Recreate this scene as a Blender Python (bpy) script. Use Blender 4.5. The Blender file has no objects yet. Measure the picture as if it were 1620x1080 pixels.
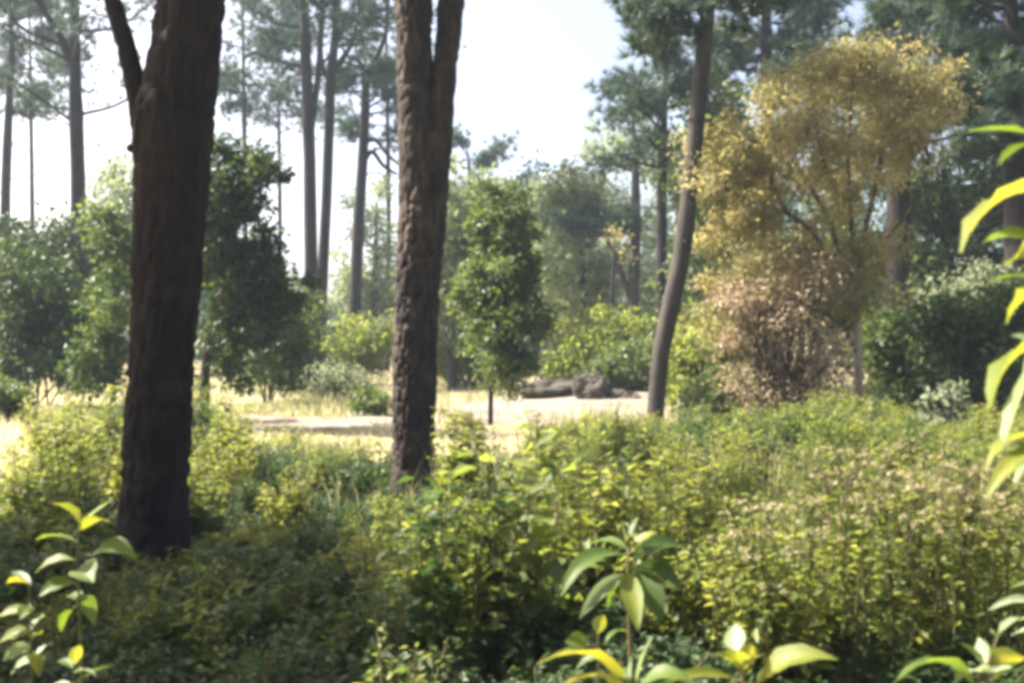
import bpy, math, random
import numpy as np
from math import radians

# ---------------------------------------------------------------- camera, sky, sun, exposure
SC = bpy.context.scene
COL = SC.collection
F, EYE = 1575.0, 1.6                      # focal length in photograph pixels, eye height in metres

cam_d = bpy.data.cameras.new("camera")
cam_d.lens, cam_d.sensor_width = 35.0, 36.0
cam_d.clip_start, cam_d.clip_end = 0.1, 1500
cam_d.dof.use_dof = True
cam_d.dof.focus_distance = 11.0
cam_d.dof.aperture_fstop = 4.5
cam = bpy.data.objects.new("camera", cam_d)
cam.location = (0, 0, EYE)
cam.rotation_euler = (radians(90), 0, 0)
COL.objects.link(cam)
SC.camera = cam

SUN_AZ, SUN_EL = 74.0, 46.0               # degrees to the left of the view direction, degrees above horizon
w = bpy.data.worlds.new("World")
SC.world = w
w.use_nodes = True
nt = w.node_tree
bg = nt.nodes["Background"]
sky = nt.nodes.new("ShaderNodeTexSky")
sky.sky_type = 'NISHITA'
sky.sun_disc = False
sky.sun_elevation = radians(SUN_EL)
sky.sun_rotation = radians(-SUN_AZ)
sky.dust_density = 5.0
sky.air_density = 0.7
sky.ozone_density = 1.0
warm = nt.nodes.new("ShaderNodeMix")     # the warm balance of the print film
warm.data_type, warm.blend_type = 'RGBA', 'MULTIPLY'
warm.inputs[0].default_value = 1
warm.inputs[7].default_value = (1.09, 1.0, 0.91, 1)
nt.links.new(sky.outputs[0], warm.inputs[6])
nt.links.new(warm.outputs[2], bg.inputs[0])
bg.inputs[1].default_value = 0.1

sd = bpy.data.lights.new("sun", 'SUN')
sd.energy = 5.0
sd.angle = radians(0.55)
sd.color = (1.0, 0.93, 0.80)
sun = bpy.data.objects.new("sun", sd)
sun.rotation_euler = (radians(90 - SUN_EL), 0, radians(SUN_AZ + 180))
COL.objects.link(sun)

SC.view_settings.view_transform = 'Standard'
SC.view_settings.look = 'None'
SC.view_settings.exposure = 2.15
SC.view_settings.gamma = 1.0
SC.view_settings.use_curve_mapping = False
SC.render.engine = 'CYCLES'
SC.cycles.pixel_filter_type = 'BLACKMAN_HARRIS'
SC.cycles.filter_width = 4.2              # the soft lens of the snapshot
SC.cycles.max_bounces = 6
SC.cycles.diffuse_bounces = 3
SC.cycles.transmission_bounces = 4
SC.cycles.glossy_bounces = 2
SC.cycles.volume_bounces = 0

R = np.random.default_rng(7)
UP = np.array([0, 0, 1.0])


def P(px, py, d):
    """world point that stands at photograph pixel (px, py), d metres away"""
    return np.array([(px - 810) / F * d, d, EYE + (540 - py) / F * d])


def unit(v):
    return v / np.maximum(np.linalg.norm(v, axis=-1, keepdims=True), 1e-9)


def rnd_unit(n, rng=R):
    return unit(rng.normal(size=(n, 3)))


# ---------------------------------------------------------------- value noise
_perm = np.random.default_rng(3).random(65536)


def vnoise(p):
    p = np.asarray(p, float)
    i = np.floor(p).astype(np.int64)
    f = p - i
    f = f * f * (3 - 2 * f)
    out = 0
    for dx in (0, 1):
        for dy in (0, 1):
            for dz in (0, 1):
                h = ((i[..., 0] + dx) * 73856093 ^ (i[..., 1] + dy) * 19349663 ^ (i[..., 2] + dz) * 83492791) & 65535
                wgt = (f[..., 0] if dx else 1 - f[..., 0]) * (f[..., 1] if dy else 1 - f[..., 1]) * (f[..., 2] if dz else 1 - f[..., 2])
                out = out + wgt * _perm[h]
    return out * 2 - 1


def ground_z(x, y):
    x, y = np.asarray(x, float), np.asarray(y, float)
    z = np.zeros(np.broadcast(x, y).shape)
    q = np.stack(np.broadcast_arrays(x, y, 0 * x + 0.3), -1)
    z = z + 0.10 * vnoise(q / 5.0) + 0.035 * vnoise(q / 1.3 + 7)
    return z * np.clip(1 - (np.hypot(x, y) - 60) / 60, 0, 1)


# ---------------------------------------------------------------- mesh builder
class MB:
    def __init__(self):
        self.v, self.t, self.q, self.r, self.n = [], [], [], [], 0

    def add(self, v, tris=None, quads=None, r=None):
        v = np.asarray(v, np.float32).reshape(-1, 3)
        if tris is not None and len(tris):
            self.t.append(np.asarray(tris, np.int64).reshape(-1, 3) + self.n)
        if quads is not None and len(quads):
            self.q.append(np.asarray(quads, np.int64).reshape(-1, 4) + self.n)
        self.r.append(np.zeros(len(v), np.float32) if r is None else np.broadcast_to(np.asarray(r, np.float32), (len(v),)))
        self.v.append(v)
        self.n += len(v)

    def arrays(self):
        v = np.concatenate(self.v) if self.v else np.zeros((0, 3), np.float32)
        t = np.concatenate(self.t) if self.t else np.zeros((0, 3), np.int64)
        q = np.concatenate(self.q) if self.q else np.zeros((0, 4), np.int64)
        r = np.concatenate(self.r) if self.r else np.zeros(0, np.float32)
        return v, t, q, r

    def mesh(self, name, mat, origin=(0, 0, 0), smooth=True):
        v, t, q, r = self.arrays()
        me = bpy.data.meshes.new(name)
        v = v - np.asarray(origin, np.float32)
        me.vertices.add(len(v))
        me.vertices.foreach_set("co", v.astype(np.float32).ravel())
        nl = t.size + q.size
        me.loops.add(nl)
        me.loops.foreach_set("vertex_index", np.concatenate([t.ravel(), q.ravel()]).astype(np.int32))
        npoly = len(t) + len(q)
        me.polygons.add(npoly)
        starts = np.concatenate([np.arange(len(t)) * 3, t.size + np.arange(len(q)) * 4]).astype(np.int32)
        me.polygons.foreach_set("loop_start", starts)
        if smooth:
            me.polygons.foreach_set("use_smooth", np.ones(npoly, bool))
        a = me.attributes.new("rnd", 'FLOAT', 'POINT')
        a.data.foreach_set("value", r.astype(np.float32))
        me.materials.append(mat)
        me.update(calc_edges=True)
        return me

    def build(self, name, mat, parent=None, smooth=True, kind=None):
        org = parent.matrix_basis.translation if parent is not None else (0, 0, 0)
        if parent is not None and parent.parent is not None:
            org = parent.parent.matrix_basis.translation
        o = bpy.data.objects.new(name, self.mesh(name, mat, tuple(org), smooth))
        COL.objects.link(o)
        if parent is not None:
            o.parent = parent
        if kind:
            o["kind"] = kind
        return o


def thing(name, label, cat, loc, group=None):
    o = bpy.data.objects.new(name, None)
    o.empty_display_size = 0.2
    o.location = tuple(float(a) for a in loc)
    COL.objects.link(o)
    o["label"], o["category"] = label, cat
    if group:
        o["group"] = group
    return o


def smooth_path(pts, n):
    pts = np.asarray(pts, float)
    if len(pts) == 2:
        s = np.linspace(0, 1, n)[:, None]
        return pts[0] * (1 - s) + pts[1] * s
    e = np.vstack([2 * pts[0] - pts[1], pts, 2 * pts[-1] - pts[-2]])
    out = []
    seg = len(pts) - 1
    for u in np.linspace(0, seg, n):
        i = min(int(u), seg - 1)
        t = u - i
        a, b, c, d = e[i], e[i + 1], e[i + 2], e[i + 3]
        out.append(0.5 * (2 * b + (c - a) * t + (2 * a - 5 * b + 4 * c - d) * t * t + (3 * b - a - 3 * c + d) * t ** 3))
    return np.array(out)


def tube(mb, path, rad, sides=6, bark=0.0, bark_scale=14.0, lump=0.0, seed=0.0, cap=True, r=None):
    path = np.asarray(path, float)
    n = len(path)
    rad = np.broadcast_to(np.asarray(rad, float), (n,))
    tan = unit(np.gradient(path, axis=0))
    ref = np.array([0, 1.0, 0.02]) if abs(tan[0][1]) < 0.8 else np.array([1.0, 0, 0])
    s0 = unit(np.cross(tan[0], ref))
    S = np.zeros((n, 3))
    for i in range(n):
        s0 = unit(s0 - tan[i] * np.dot(s0, tan[i]))
        S[i] = s0
    B = np.cross(tan, S)
    th = np.linspace(0, 2 * np.pi, sides, endpoint=False)
    c, s = np.cos(th), np.sin(th)
    rr = np.repeat(rad[:, None], sides, 1)
    if bark or lump:
        arc = np.concatenate([[0], np.cumsum(np.linalg.norm(np.diff(path, axis=0), axis=1))])
        q = np.stack([np.repeat(c[None] * rad.mean(), n, 0), np.repeat(s[None] * rad.mean(), n, 0), np.repeat(arc[:, None], sides, 1)], -1)
        if lump:
            rr = rr * (1 + lump * vnoise(q * np.array([3, 3, 1.6]) + seed))
        if bark:
            k = bark_scale
            wob = 0.25 * vnoise(q * k * 0.5 + 31)[..., None]
            n1 = 1 - np.abs(vnoise(q * np.array([k, k, k * 0.42]) + seed + wob))
            n2 = 1 - np.abs(vnoise(q * np.array([k * 2.1, k * 2.1, k * 0.9]) + seed + 11))
            n3 = vnoise(q * k * 4.5 + 5)
            rr = rr + bark * (-0.9 * n1 ** 4 - 0.4 * n2 ** 3 + 0.16 * n3)
    V = path[:, None, :] + rr[..., None] * (c[None, :, None] * S[:, None, :] + s[None, :, None] * B[:, None, :])
    idx = np.arange(n * sides).reshape(n, sides)
    a, b = idx[:-1], np.roll(idx[:-1], -1, 1)
    d, e = idx[1:], np.roll(idx[1:], -1, 1)
    quads = np.stack([a, b, e, d], -1).reshape(-1, 4)
    base = mb.n
    rv = R.random() if r is None else r
    mb.add(V.reshape(-1, 3), quads=quads, r=rv)
    if cap:
        mb.add(path[-1:] + tan[-1:] * rad[-1] * 0.5, r=rv)
        top = idx[-1]
        mb.t.append(np.stack([top, np.roll(top, -1), np.full(sides, n * sides)], -1) + base)


def leaves(mb, B, D, N, L, Wd, fold=0.12, droop=0.15, rng=R, r=None):
    """many small folded leaves: two faces each"""
    n = len(B)
    D = unit(D)
    S = unit(np.cross(D, N))
    N = unit(np.cross(S, D))
    L = np.broadcast_to(np.asarray(L, float), (n,))[:, None]
    Wd = np.broadcast_to(np.asarray(Wd, float), (n,))[:, None]
    m = B + 0.45 * L * D
    V = np.stack([B, m + 0.5 * Wd * S + fold * Wd * N, B + L * D - droop * L * N, m - 0.5 * Wd * S + fold * Wd * N], 1)
    i = np.arange(n)[:, None] * 4
    T = np.concatenate([i + np.array([[0, 1, 2]]), i + np.array([[0, 2, 3]])])
    rv = rng.random(n) if r is None else r
    mb.add(V.reshape(-1, 3), tris=T, r=np.repeat(rv, 4))


def needles(mb, C, A, k, ln, wd, spread=0.9, rng=R, droop=0.0):
    n = len(C)
    k, wd = int(k * 1.35), wd * 1.5
    rv = np.repeat(rng.random(n), k)
    C, A = np.repeat(C, k, 0), np.repeat(A, k, 0)
    D = unit(A + spread * rnd_unit(n * k, rng) - droop * UP)
    S = unit(np.cross(D, rnd_unit(n * k, rng)))
    l = (ln * rng.uniform(0.7, 1.2, n * k))[:, None]
    V = np.stack([C - S * wd / 2, C + S * wd / 2, C + D * l], 1)
    mb.add(V.reshape(-1, 3), tris=np.arange(n * k * 3).reshape(-1, 3), r=np.repeat(rv, 3))


# ---------------------------------------------------------------- materials
def ramp(nt, fac, cols):
    r = nt.nodes.new("ShaderNodeValToRGB")
    el = r.color_ramp.elements
    while len(el) < len(cols):
        el.new(0.5)
    for i, c in enumerate(cols):
        el[i].position = i / max(1, len(cols) - 1)
        el[i].color = (*c, 1)
    nt.links.new(fac, r.inputs[0])
    return r.outputs[0]


def leaf_mat(name, cols, trans=0.42, tint=(1.15, 1.1, 0.55), rough=0.5, under=None, noise=0.0, spec=0.35):
    m = bpy.data.materials.new(name)
    m.use_nodes = True
    nt = m.node_tree
    nt.nodes.clear()
    out = nt.nodes.new("ShaderNodeOutputMaterial")
    at = nt.nodes.new("ShaderNodeAttribute")
    at.attribute_name = "rnd"
    fac = at.outputs["Fac"]
    if noise:
        tc = nt.nodes.new("ShaderNodeTexCoord")
        nz = nt.nodes.new("ShaderNodeTexNoise")
        nz.inputs["Scale"].default_value = noise
        nz.inputs["Detail"].default_value = 2
        nt.links.new(tc.outputs["Object"], nz.inputs["Vector"])
        mx = nt.nodes.new("ShaderNodeMath")
        mx.operation = 'MULTIPLY_ADD'
        nt.links.new(nz.outputs["Fac"], mx.inputs[0])
        mx.inputs[1].default_value = 1.1
        ad = nt.nodes.new("ShaderNodeMath")
        ad.operation = 'MULTIPLY_ADD'
        nt.links.new(fac, ad.inputs[0])
        ad.inputs[1].default_value = 0.6
        ad.inputs[2].default_value = -0.35
        nt.links.new(ad.outputs[0], mx.inputs[2])
        fac = mx.outputs[0]
    col = ramp(nt, fac, cols)
    bs = nt.nodes.new("ShaderNodeBsdfPrincipled")
    bs.inputs["Roughness"].default_value = rough
    bs.inputs["Specular IOR Level"].default_value = spec
    if under:
        g = nt.nodes.new("ShaderNodeNewGeometry")
        mixu = nt.nodes.new("ShaderNodeMix")
        mixu.data_type = 'RGBA'
        nt.links.new(g.outputs["Backfacing"], mixu.inputs[0])
        nt.links.new(col, mixu.inputs[6])
        mixu.inputs[7].default_value = (*under, 1)
        nt.links.new(mixu.outputs[2], bs.inputs["Base Color"])
    else:
        nt.links.new(col, bs.inputs["Base Color"])
    tr = nt.nodes.new("ShaderNodeBsdfTranslucent")
    mm = nt.nodes.new("ShaderNodeMix")
    mm.data_type = 'RGBA'
    mm.blend_type = 'MULTIPLY'
    mm.inputs[0].default_value = 1
    nt.links.new(col, mm.inputs[6])
    mm.inputs[7].default_value = (*[t * 1.7 for t in tint], 1)
    nt.links.new(mm.outputs[2], tr.inputs[0])
    mix = nt.nodes.new("ShaderNodeMixShader")
    mix.inputs[0].default_value = trans
    nt.links.new(bs.outputs[0], mix.inputs[1])
    nt.links.new(tr.outputs[0], mix.inputs[2])
    nt.links.new(mix.outputs[0], out.inputs[0])
    return m


def bark_mat(name, cols, scale=9.0, bump=0.6, stretch=0.25):
    m = bpy.data.materials.new(name)
    m.use_nodes = True
    nt = m.node_tree
    bs = nt.nodes["Principled BSDF"]
    bs.inputs["Roughness"].default_value = 0.9
    bs.inputs["Specular IOR Level"].default_value = 0.2
    tc = nt.nodes.new("ShaderNodeTexCoord")
    mp = nt.nodes.new("ShaderNodeMapping")
    mp.inputs["Scale"].default_value = (1, 1, stretch)
    nt.links.new(tc.outputs["Object"], mp.inputs[0])
    n = nt.nodes.new("ShaderNodeTexNoise")
    n.inputs["Scale"].default_value = scale
    n.inputs["Detail"].default_value = 6
    n.inputs["Roughness"].default_value = 0.65
    nt.links.new(mp.outputs[0], n.inputs["Vector"])
    n2 = nt.nodes.new("ShaderNodeTexNoise")
    n2.inputs["Scale"].default_value = 1.3
    nt.links.new(tc.outputs["Object"], n2.inputs["Vector"])
    ad = nt.nodes.new("ShaderNodeMath")
    ad.operation = 'MULTIPLY_ADD'
    nt.links.new(n2.outputs["Fac"], ad.inputs[0])
    ad.inputs[1].default_value = 0.7
    sb = nt.nodes.new("ShaderNodeMath")
    sb.operation = 'SUBTRACT'
    nt.links.new(n.outputs["Fac"], sb.inputs[0])
    sb.inputs[1].default_value = 0.35
    nt.links.new(sb.outputs[0], ad.inputs[2])
    n3 = nt.nodes.new("ShaderNodeTexNoise")
    n3.inputs["Scale"].default_value = 4.3
    n3.inputs["Detail"].default_value = 5
    nt.links.new(tc.outputs["Object"], n3.inputs["Vector"])
    lf = ramp(nt, n3.outputs["Fac"], [(0, 0, 0), (0, 0, 0), (0, 0, 0), (.55, .55, .55), (.7, .7, .7)])
    lm = nt.nodes.new("ShaderNodeMix")
    lm.data_type = 'RGBA'
    nt.links.new(lf, lm.inputs[0])
    nt.links.new(ramp(nt, ad.outputs[0], cols), lm.inputs[6])
    lm.inputs[7].default_value = tuple(.55 * a + b_ for a, b_ in zip(cols[-1], (.012, .016, .008))) + (1,)
    nt.links.new(lm.outputs[2], bs.inputs["Base Color"])
    b = nt.nodes.new("ShaderNodeBump")
    b.inputs["Strength"].default_value = bump
    b.inputs["Distance"].default_value = 0.02
    nt.links.new(n.outputs["Fac"], b.inputs["Height"])
    nt.links.new(b.outputs[0], bs.inputs["Normal"])
    return m


def ground_mat(name, cols, scale=0.5, fine=9.0):
    m = bpy.data.materials.new(name)
    m.use_nodes = True
    nt = m.node_tree
    bs = nt.nodes["Principled BSDF"]
    bs.inputs["Roughness"].default_value = 0.95
    bs.inputs["Specular IOR Level"].default_value = 0.1
    tc = nt.nodes.new("ShaderNodeTexCoord")
    n = nt.nodes.new("ShaderNodeTexNoise")
    n.inputs["Scale"].default_value = scale
    n.inputs["Detail"].default_value = 5
    n.inputs["Roughness"].default_value = 0.7
    n2 = nt.nodes.new("ShaderNodeTexNoise")
    n2.inputs["Scale"].default_value = fine
    n2.inputs["Detail"].default_value = 4
    for a in (n, n2):
        nt.links.new(tc.outputs["Object"], a.inputs["Vector"])
    mx = nt.nodes.new("ShaderNodeMath")
    mx.operation = 'MULTIPLY_ADD'
    nt.links.new(n2.outputs["Fac"], mx.inputs[0])
    mx.inputs[1].default_value = 0.7
    sb = nt.nodes.new("ShaderNodeMath")
    sb.operation = 'MULTIPLY_ADD'
    nt.links.new(n.outputs["Fac"], sb.inputs[0])
    sb.inputs[1].default_value = 1.6
    sb.inputs[2].default_value = -0.65
    nt.links.new(sb.outputs[0], mx.inputs[2])
    nt.links.new(ramp(nt, mx.outputs[0], cols), bs.inputs["Base Color"])
    b = nt.nodes.new("ShaderNodeBump")
    b.inputs["Strength"].default_value = 0.5
    b.inputs["Distance"].default_value = 0.03
    nt.links.new(n2.outputs["Fac"], b.inputs["Height"])
    nt.links.new(b.outputs[0], bs.inputs["Normal"])
    return m


M = dict(
    bark=bark_mat("dark_pine_bark", [(0.009, 0.007, 0.009), (0.021, 0.016, 0.018), (0.05, 0.039, 0.037)]),
    bark2=bark_mat("brown_pine_bark", [(0.022, 0.017, 0.016), (0.034, 0.027, 0.027), (0.15, 0.12, 0.10)]),
    bark_grey=bark_mat("grey_bark", [(0.02, 0.018, 0.018), (0.045, 0.04, 0.038), (0.10, 0.088, 0.078)], scale=6),
    bark_pale=bark_mat("pale_bark", [(0.22, 0.20, 0.16), (0.38, 0.35, 0.29), (0.5, 0.47, 0.4)], scale=6, bump=0.3),
    twig=bark_mat("twig_bark", [(0.05, 0.04, 0.03), (0.10, 0.08, 0.055)], scale=5, bump=0.2),
    stem=leaf_mat("weed_stem", [(0.07, 0.08, 0.03), (0.13, 0.11, 0.05)], trans=0.1),
    needle=leaf_mat("pine_needle", [(0.020, 0.042, 0.036), (0.04, 0.072, 0.052), (0.075, 0.105, 0.06)], trans=0.2, tint=(0.9, 1.0, 0.6)),
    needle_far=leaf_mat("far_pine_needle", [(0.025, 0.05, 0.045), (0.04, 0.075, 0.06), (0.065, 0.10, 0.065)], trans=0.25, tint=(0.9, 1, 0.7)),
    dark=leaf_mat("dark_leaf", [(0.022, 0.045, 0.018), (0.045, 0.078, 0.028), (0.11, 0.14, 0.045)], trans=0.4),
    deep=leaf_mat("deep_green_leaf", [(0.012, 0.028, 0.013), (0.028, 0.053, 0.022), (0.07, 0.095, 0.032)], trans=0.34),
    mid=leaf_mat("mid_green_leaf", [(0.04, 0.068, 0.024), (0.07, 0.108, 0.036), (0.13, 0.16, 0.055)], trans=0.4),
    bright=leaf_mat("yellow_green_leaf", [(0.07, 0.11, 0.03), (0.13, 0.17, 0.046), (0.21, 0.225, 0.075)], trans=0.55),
    olive=leaf_mat("olive_leaf", [(0.13, 0.135, 0.065), (0.235, 0.22, 0.125), (0.37, 0.335, 0.215)], trans=0.6, tint=(1.05, 1.0, 0.6)),
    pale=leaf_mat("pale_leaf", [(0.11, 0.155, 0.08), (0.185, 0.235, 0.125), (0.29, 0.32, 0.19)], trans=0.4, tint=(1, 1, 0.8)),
    grey=leaf_mat("grey_green_leaf", [(0.10, 0.13, 0.085), (0.16, 0.19, 0.12), (0.22, 0.24, 0.15)], trans=0.35, tint=(1, 1, 0.8)),
    dry=leaf_mat("dry_pink_leaf", [(0.18, 0.14, 0.095), (0.31, 0.255, 0.18), (0.43, 0.365, 0.265)], trans=0.35, tint=(1.05, 0.95, 0.75)),
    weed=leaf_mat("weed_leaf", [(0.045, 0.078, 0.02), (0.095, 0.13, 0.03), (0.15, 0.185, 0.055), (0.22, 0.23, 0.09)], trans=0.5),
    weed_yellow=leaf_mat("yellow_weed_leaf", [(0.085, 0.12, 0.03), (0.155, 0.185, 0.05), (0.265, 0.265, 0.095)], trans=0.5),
    weed_dark_shade=leaf_mat("dark_shaded_weed_leaf", [(0.018, 0.042, 0.017), (0.034, 0.068, 0.025), (0.068, 0.108, 0.036)], trans=0.4),  # a mixed-in dark tone, darkened further to paint shade at lower left
    flower=leaf_mat("pale_seed_head", [(0.20, 0.18, 0.09), (0.32, 0.29, 0.17), (0.45, 0.42, 0.29)], trans=0.3, tint=(1, 0.95, 0.85)),
    grass=leaf_mat("dry_grass", [(0.17, 0.19, 0.08), (0.37, 0.35, 0.23), (0.52, 0.48, 0.37)], trans=0.4, tint=(1, 0.97, 0.82)),
    big=leaf_mat("broad_leaf", [(0.06, 0.105, 0.022), (0.09, 0.145, 0.03), (0.13, 0.175, 0.035)], trans=0.5, tint=(1.15, 1.05, 0.4), under=(0.17, 0.22, 0.12), rough=0.5, spec=0.35, noise=16),
    big_yellow=leaf_mat("yellowing_broad_leaf", [(0.11, 0.155, 0.025), (0.155, 0.185, 0.03), (0.21, 0.205, 0.035)], trans=0.5, tint=(1.15, 1.0, 0.4), under=(0.22, 0.26, 0.12), rough=0.5, spec=0.35, noise=16),
    big_dark=leaf_mat("dark_broad_leaf", [(0.03, 0.065, 0.014), (0.05, 0.09, 0.02), (0.07, 0.115, 0.022)], trans=0.45, tint=(1.3, 1.1, 0.35), under=(0.14, 0.19, 0.12), rough=0.5, spec=0.35, noise=16),
    big_pale=leaf_mat("pale_broad_leaf", [(0.15, 0.20, 0.11), (0.20, 0.26, 0.145), (0.26, 0.30, 0.19)], trans=0.35, tint=(1, 1, 0.7), rough=0.5),
    soil=ground_mat("forest_floor", [(0.05, 0.045, 0.028), (0.13, 0.115, 0.06), (0.30, 0.25, 0.14), (0.42, 0.36, 0.23)]),
    path=ground_mat("pale_dirt", [(0.10, 0.088, 0.07), (0.19, 0.165, 0.142), (0.29, 0.255, 0.225)], scale=0.9, fine=6),
    rock=ground_mat("brown_rock", [(0.028, 0.025, 0.023), (0.065, 0.057, 0.051), (0.14, 0.122, 0.108)], scale=2.2, fine=14),
)

# ---------------------------------------------------------------- ground and path
def sheet(name, mat, xs, ys, zf):
    X, Y = np.meshgrid(xs, ys)
    V = np.stack([X, Y, zf(X, Y)], -1).reshape(-1, 3)
    nx, ny = len(xs), len(ys)
    i = np.arange(nx * ny).reshape(ny, nx)
    q = np.stack([i[:-1, :-1], i[:-1, 1:], i[1:, 1:], i[1:, :-1]], -1).reshape(-1, 4)
    mb = MB()
    mb.add(V, quads=q)
    o = mb.build(name, mat)
    o["kind"] = "structure"
    return o


sx = np.sinh(np.linspace(-4.2, 4.2, 221)) / np.sinh(4.2) * 190
sy = np.concatenate([np.linspace(-12, 40, 210), np.linspace(41, 320, 70)])
sheet("ground", M["soil"], sx, sy, ground_z)

# the pale worn path winds from the left across the clearing and away to the right
pp = smooth_path([(-16, 15.5, 0), (-9.5, 17.0, 0), (-4.5, 18.6, 0), (-0.5, 21.5, 0), (3.0, 25.5, 0), (7, 31, 0), (13, 37, 0)], 90)
tn = unit(np.gradient(pp, axis=0))
sd_ = np.stack([-tn[:, 1], tn[:, 0], 0 * tn[:, 0]], -1)
pv = []
K = 13
for j, u in enumerate(np.linspace(-1, 1, K)):
    edge = 1.9 + 0.9 * vnoise(np.stack([np.arange(90) * 0.37, np.full(90, 3.0 * np.sign(u)), np.zeros(90)], -1))
    edge = edge + 1.7 * np.clip((pp[:, 0] + 1.5) / 2.5, 0, 1) * np.clip((5.5 - pp[:, 0]) / 3, 0, 1)     # widens into a bare pale mound
    q = pp + sd_ * (u * edge)[:, None]
    q[:, 2] = ground_z(q[:, 0], q[:, 1]) + 0.03 - 0.05 * abs(u) ** 4 + .28 * (1 - u * u) * np.clip((pp[:, 0] + 1.5) / 4, 0, 1) * np.clip((9 - pp[:, 0]) / 4, 0, 1)
    pv.append(q)
pv = np.stack(pv, 1).reshape(-1, 3)
i = np.arange(90 * K).reshape(90, K)
mb = MB()
mb.add(pv, quads=np.stack([i[:-1, :-1], i[1:, :-1], i[1:, 1:], i[:-1, 1:]], -1).reshape(-1, 4)[:, ::-1])
po = mb.build("path", M["path"])
po["kind"] = "structure"


def on_path(x, y):
    d = np.full(np.shape(x), 1e9)
    for k in range(0, 90, 2):
        d = np.minimum(d, np.hypot(x - pp[k, 0], y - pp[k, 1]))
    return d


# ---------------------------------------------------------------- tree helpers
def gbase(px, d):
    x = (px - 810) / F * d
    return np.array([x, d, float(ground_z(x, d))])


def E(px, py, d, rpx, rpy, rd=None, wgt=1.0):
    """ellipsoid of foliage: centre and radii in photograph pixels at distance d"""
    c = P(px, py, d)
    rx, rz = rpx / F * d, rpy / F * d
    return (c, np.array([rx, rx if rd is None else rd, rz]), wgt)


def clump_points(ells, n, rng, shell=0.42):
    wts = np.array([e[2] * np.prod(e[1]) ** (2 / 3) for e in ells])
    pick = rng.choice(len(ells), n, p=wts / wts.sum())
    u = rnd_unit(n, rng) * (rng.random(n) ** shell)[:, None]
    C = np.array([e[0] for e in ells])[pick]
    Rr = np.array([e[1] for e in ells])[pick]
    return C + u * Rr, u


def fill_leaves(mb, C, n_each, sig, ln, wd, rng, flat=0.75, up=0.5, hang=0.25):
    n = len(C) * n_each
    r_c = np.repeat(rng.random(len(C)), n_each)
    g = rng.normal(size=(n, 3)) * sig * np.repeat(rng.uniform(.55, 1.3, len(C)), n_each)[:, None] * np.array([1, 1, flat])
    B = np.repeat(C, n_each, 0) + g
    D = unit(unit(g) * 0.6 + rnd_unit(n, rng) * 0.8 - UP * hang)
    N = unit(rnd_unit(n, rng) + UP * up)
    s = rng.uniform(0.65, 1.25, n)
    leaves(mb, B, D, N, ln * s, wd * s, rng=rng, r=np.clip(0.45 * r_c + 0.55 * rng.random(n), 0, 1))


def trunk_part(root, pts, rads, mat, name="trunk", sides=10, n=24, **kw):
    mb = MB()
    path = smooth_path(pts, n)
    rad = np.interp(np.linspace(0, 1, n), np.linspace(0, 1, len(rads)), rads)
    tube(mb, path, rad, sides, **kw)
    return mb.build(name, mat, root), path, rad


def limbs(root, path, rad, targets, rng, mat, n_parts=6, rise=0.35, sides=5, thin=1.0, n=9):
    """curved branches from the trunk out to the foliage targets; the biggest are parts, the twigs are one part"""
    tw = MB()
    order = np.argsort(-np.linalg.norm(targets - path[len(path) // 2], axis=1))
    cnt = 0
    for k in order:
        t = targets[k]
        hd = np.hypot(path[:, 0] - t[0], path[:, 1] - t[1])
        cost = np.abs((t[2] - path[:, 2]) - rise * hd - 0.15) + 0.15 * hd
        j = int(np.argmin(cost + 1e3 * (path[:, 2] < path[0, 2] + 0.25 * (path[-1, 2] - path[0, 2]))))
        s = path[j]
        L = np.linalg.norm(t - s)
        mid = s * 0.5 + t * 0.5 + np.array([0, 0, -0.08 * L]) + rng.normal(size=3) * 0.07 * L
        mid2 = s * 0.25 + t * 0.75 + rng.normal(size=3) * 0.06 * L
        r0 = min(rad[j] * 0.5, 0.02 + 0.014 * L) * thin
        pth = smooth_path([s, mid, mid2, t], n)
        rr = np.linspace(r0, r0 * 0.25, n)
        if cnt < n_parts:
            b = MB()
            tube(b, pth, rr, sides + 1)
            b.build("branch", mat, root)
            cnt += 1
        else:
            tube(tw, pth, rr, 4)
    if tw.n:
        tw.build("twigs", mat, root, kind="stuff")


def broadleaf(name, label, cat, base, trunk, rads, ells, mat, n_clump, n_each, sig, ln, wd, seed,
              bark="bark_grey", n_limb=14, n_parts=6, group=None, hang=0.25, shell=0.42, sides=9, rise=0.35, **kw):
    rng = np.random.default_rng(seed)
    root = thing(name, label, cat, base, group)
    path = rad = None
    if trunk is not None:
        _, path, rad = trunk_part(root, trunk, rads, M[bark], sides=sides, lump=0.06, seed=seed)
    n_clump, sig, ln, wd = int(n_clump * .62), sig * .95, ln * 1.25, wd * 1.25
    C, _ = clump_points(ells, n_clump, rng, shell)
    C += rng.normal(size=C.shape) * sig * 1.3
    C[:, 2] = np.maximum(C[:, 2], base[2] + 0.1)
    if path is not None and n_limb:
        limbs(root, path, rad, C[:n_limb], rng, M[bark], n_parts=n_parts, rise=rise)
    f = MB()
    fill_leaves(f, C, n_each, sig, ln, wd, rng, hang=hang, **kw)
    f.build("crown", M[mat], root, kind="stuff", smooth=False)
    return root


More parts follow.
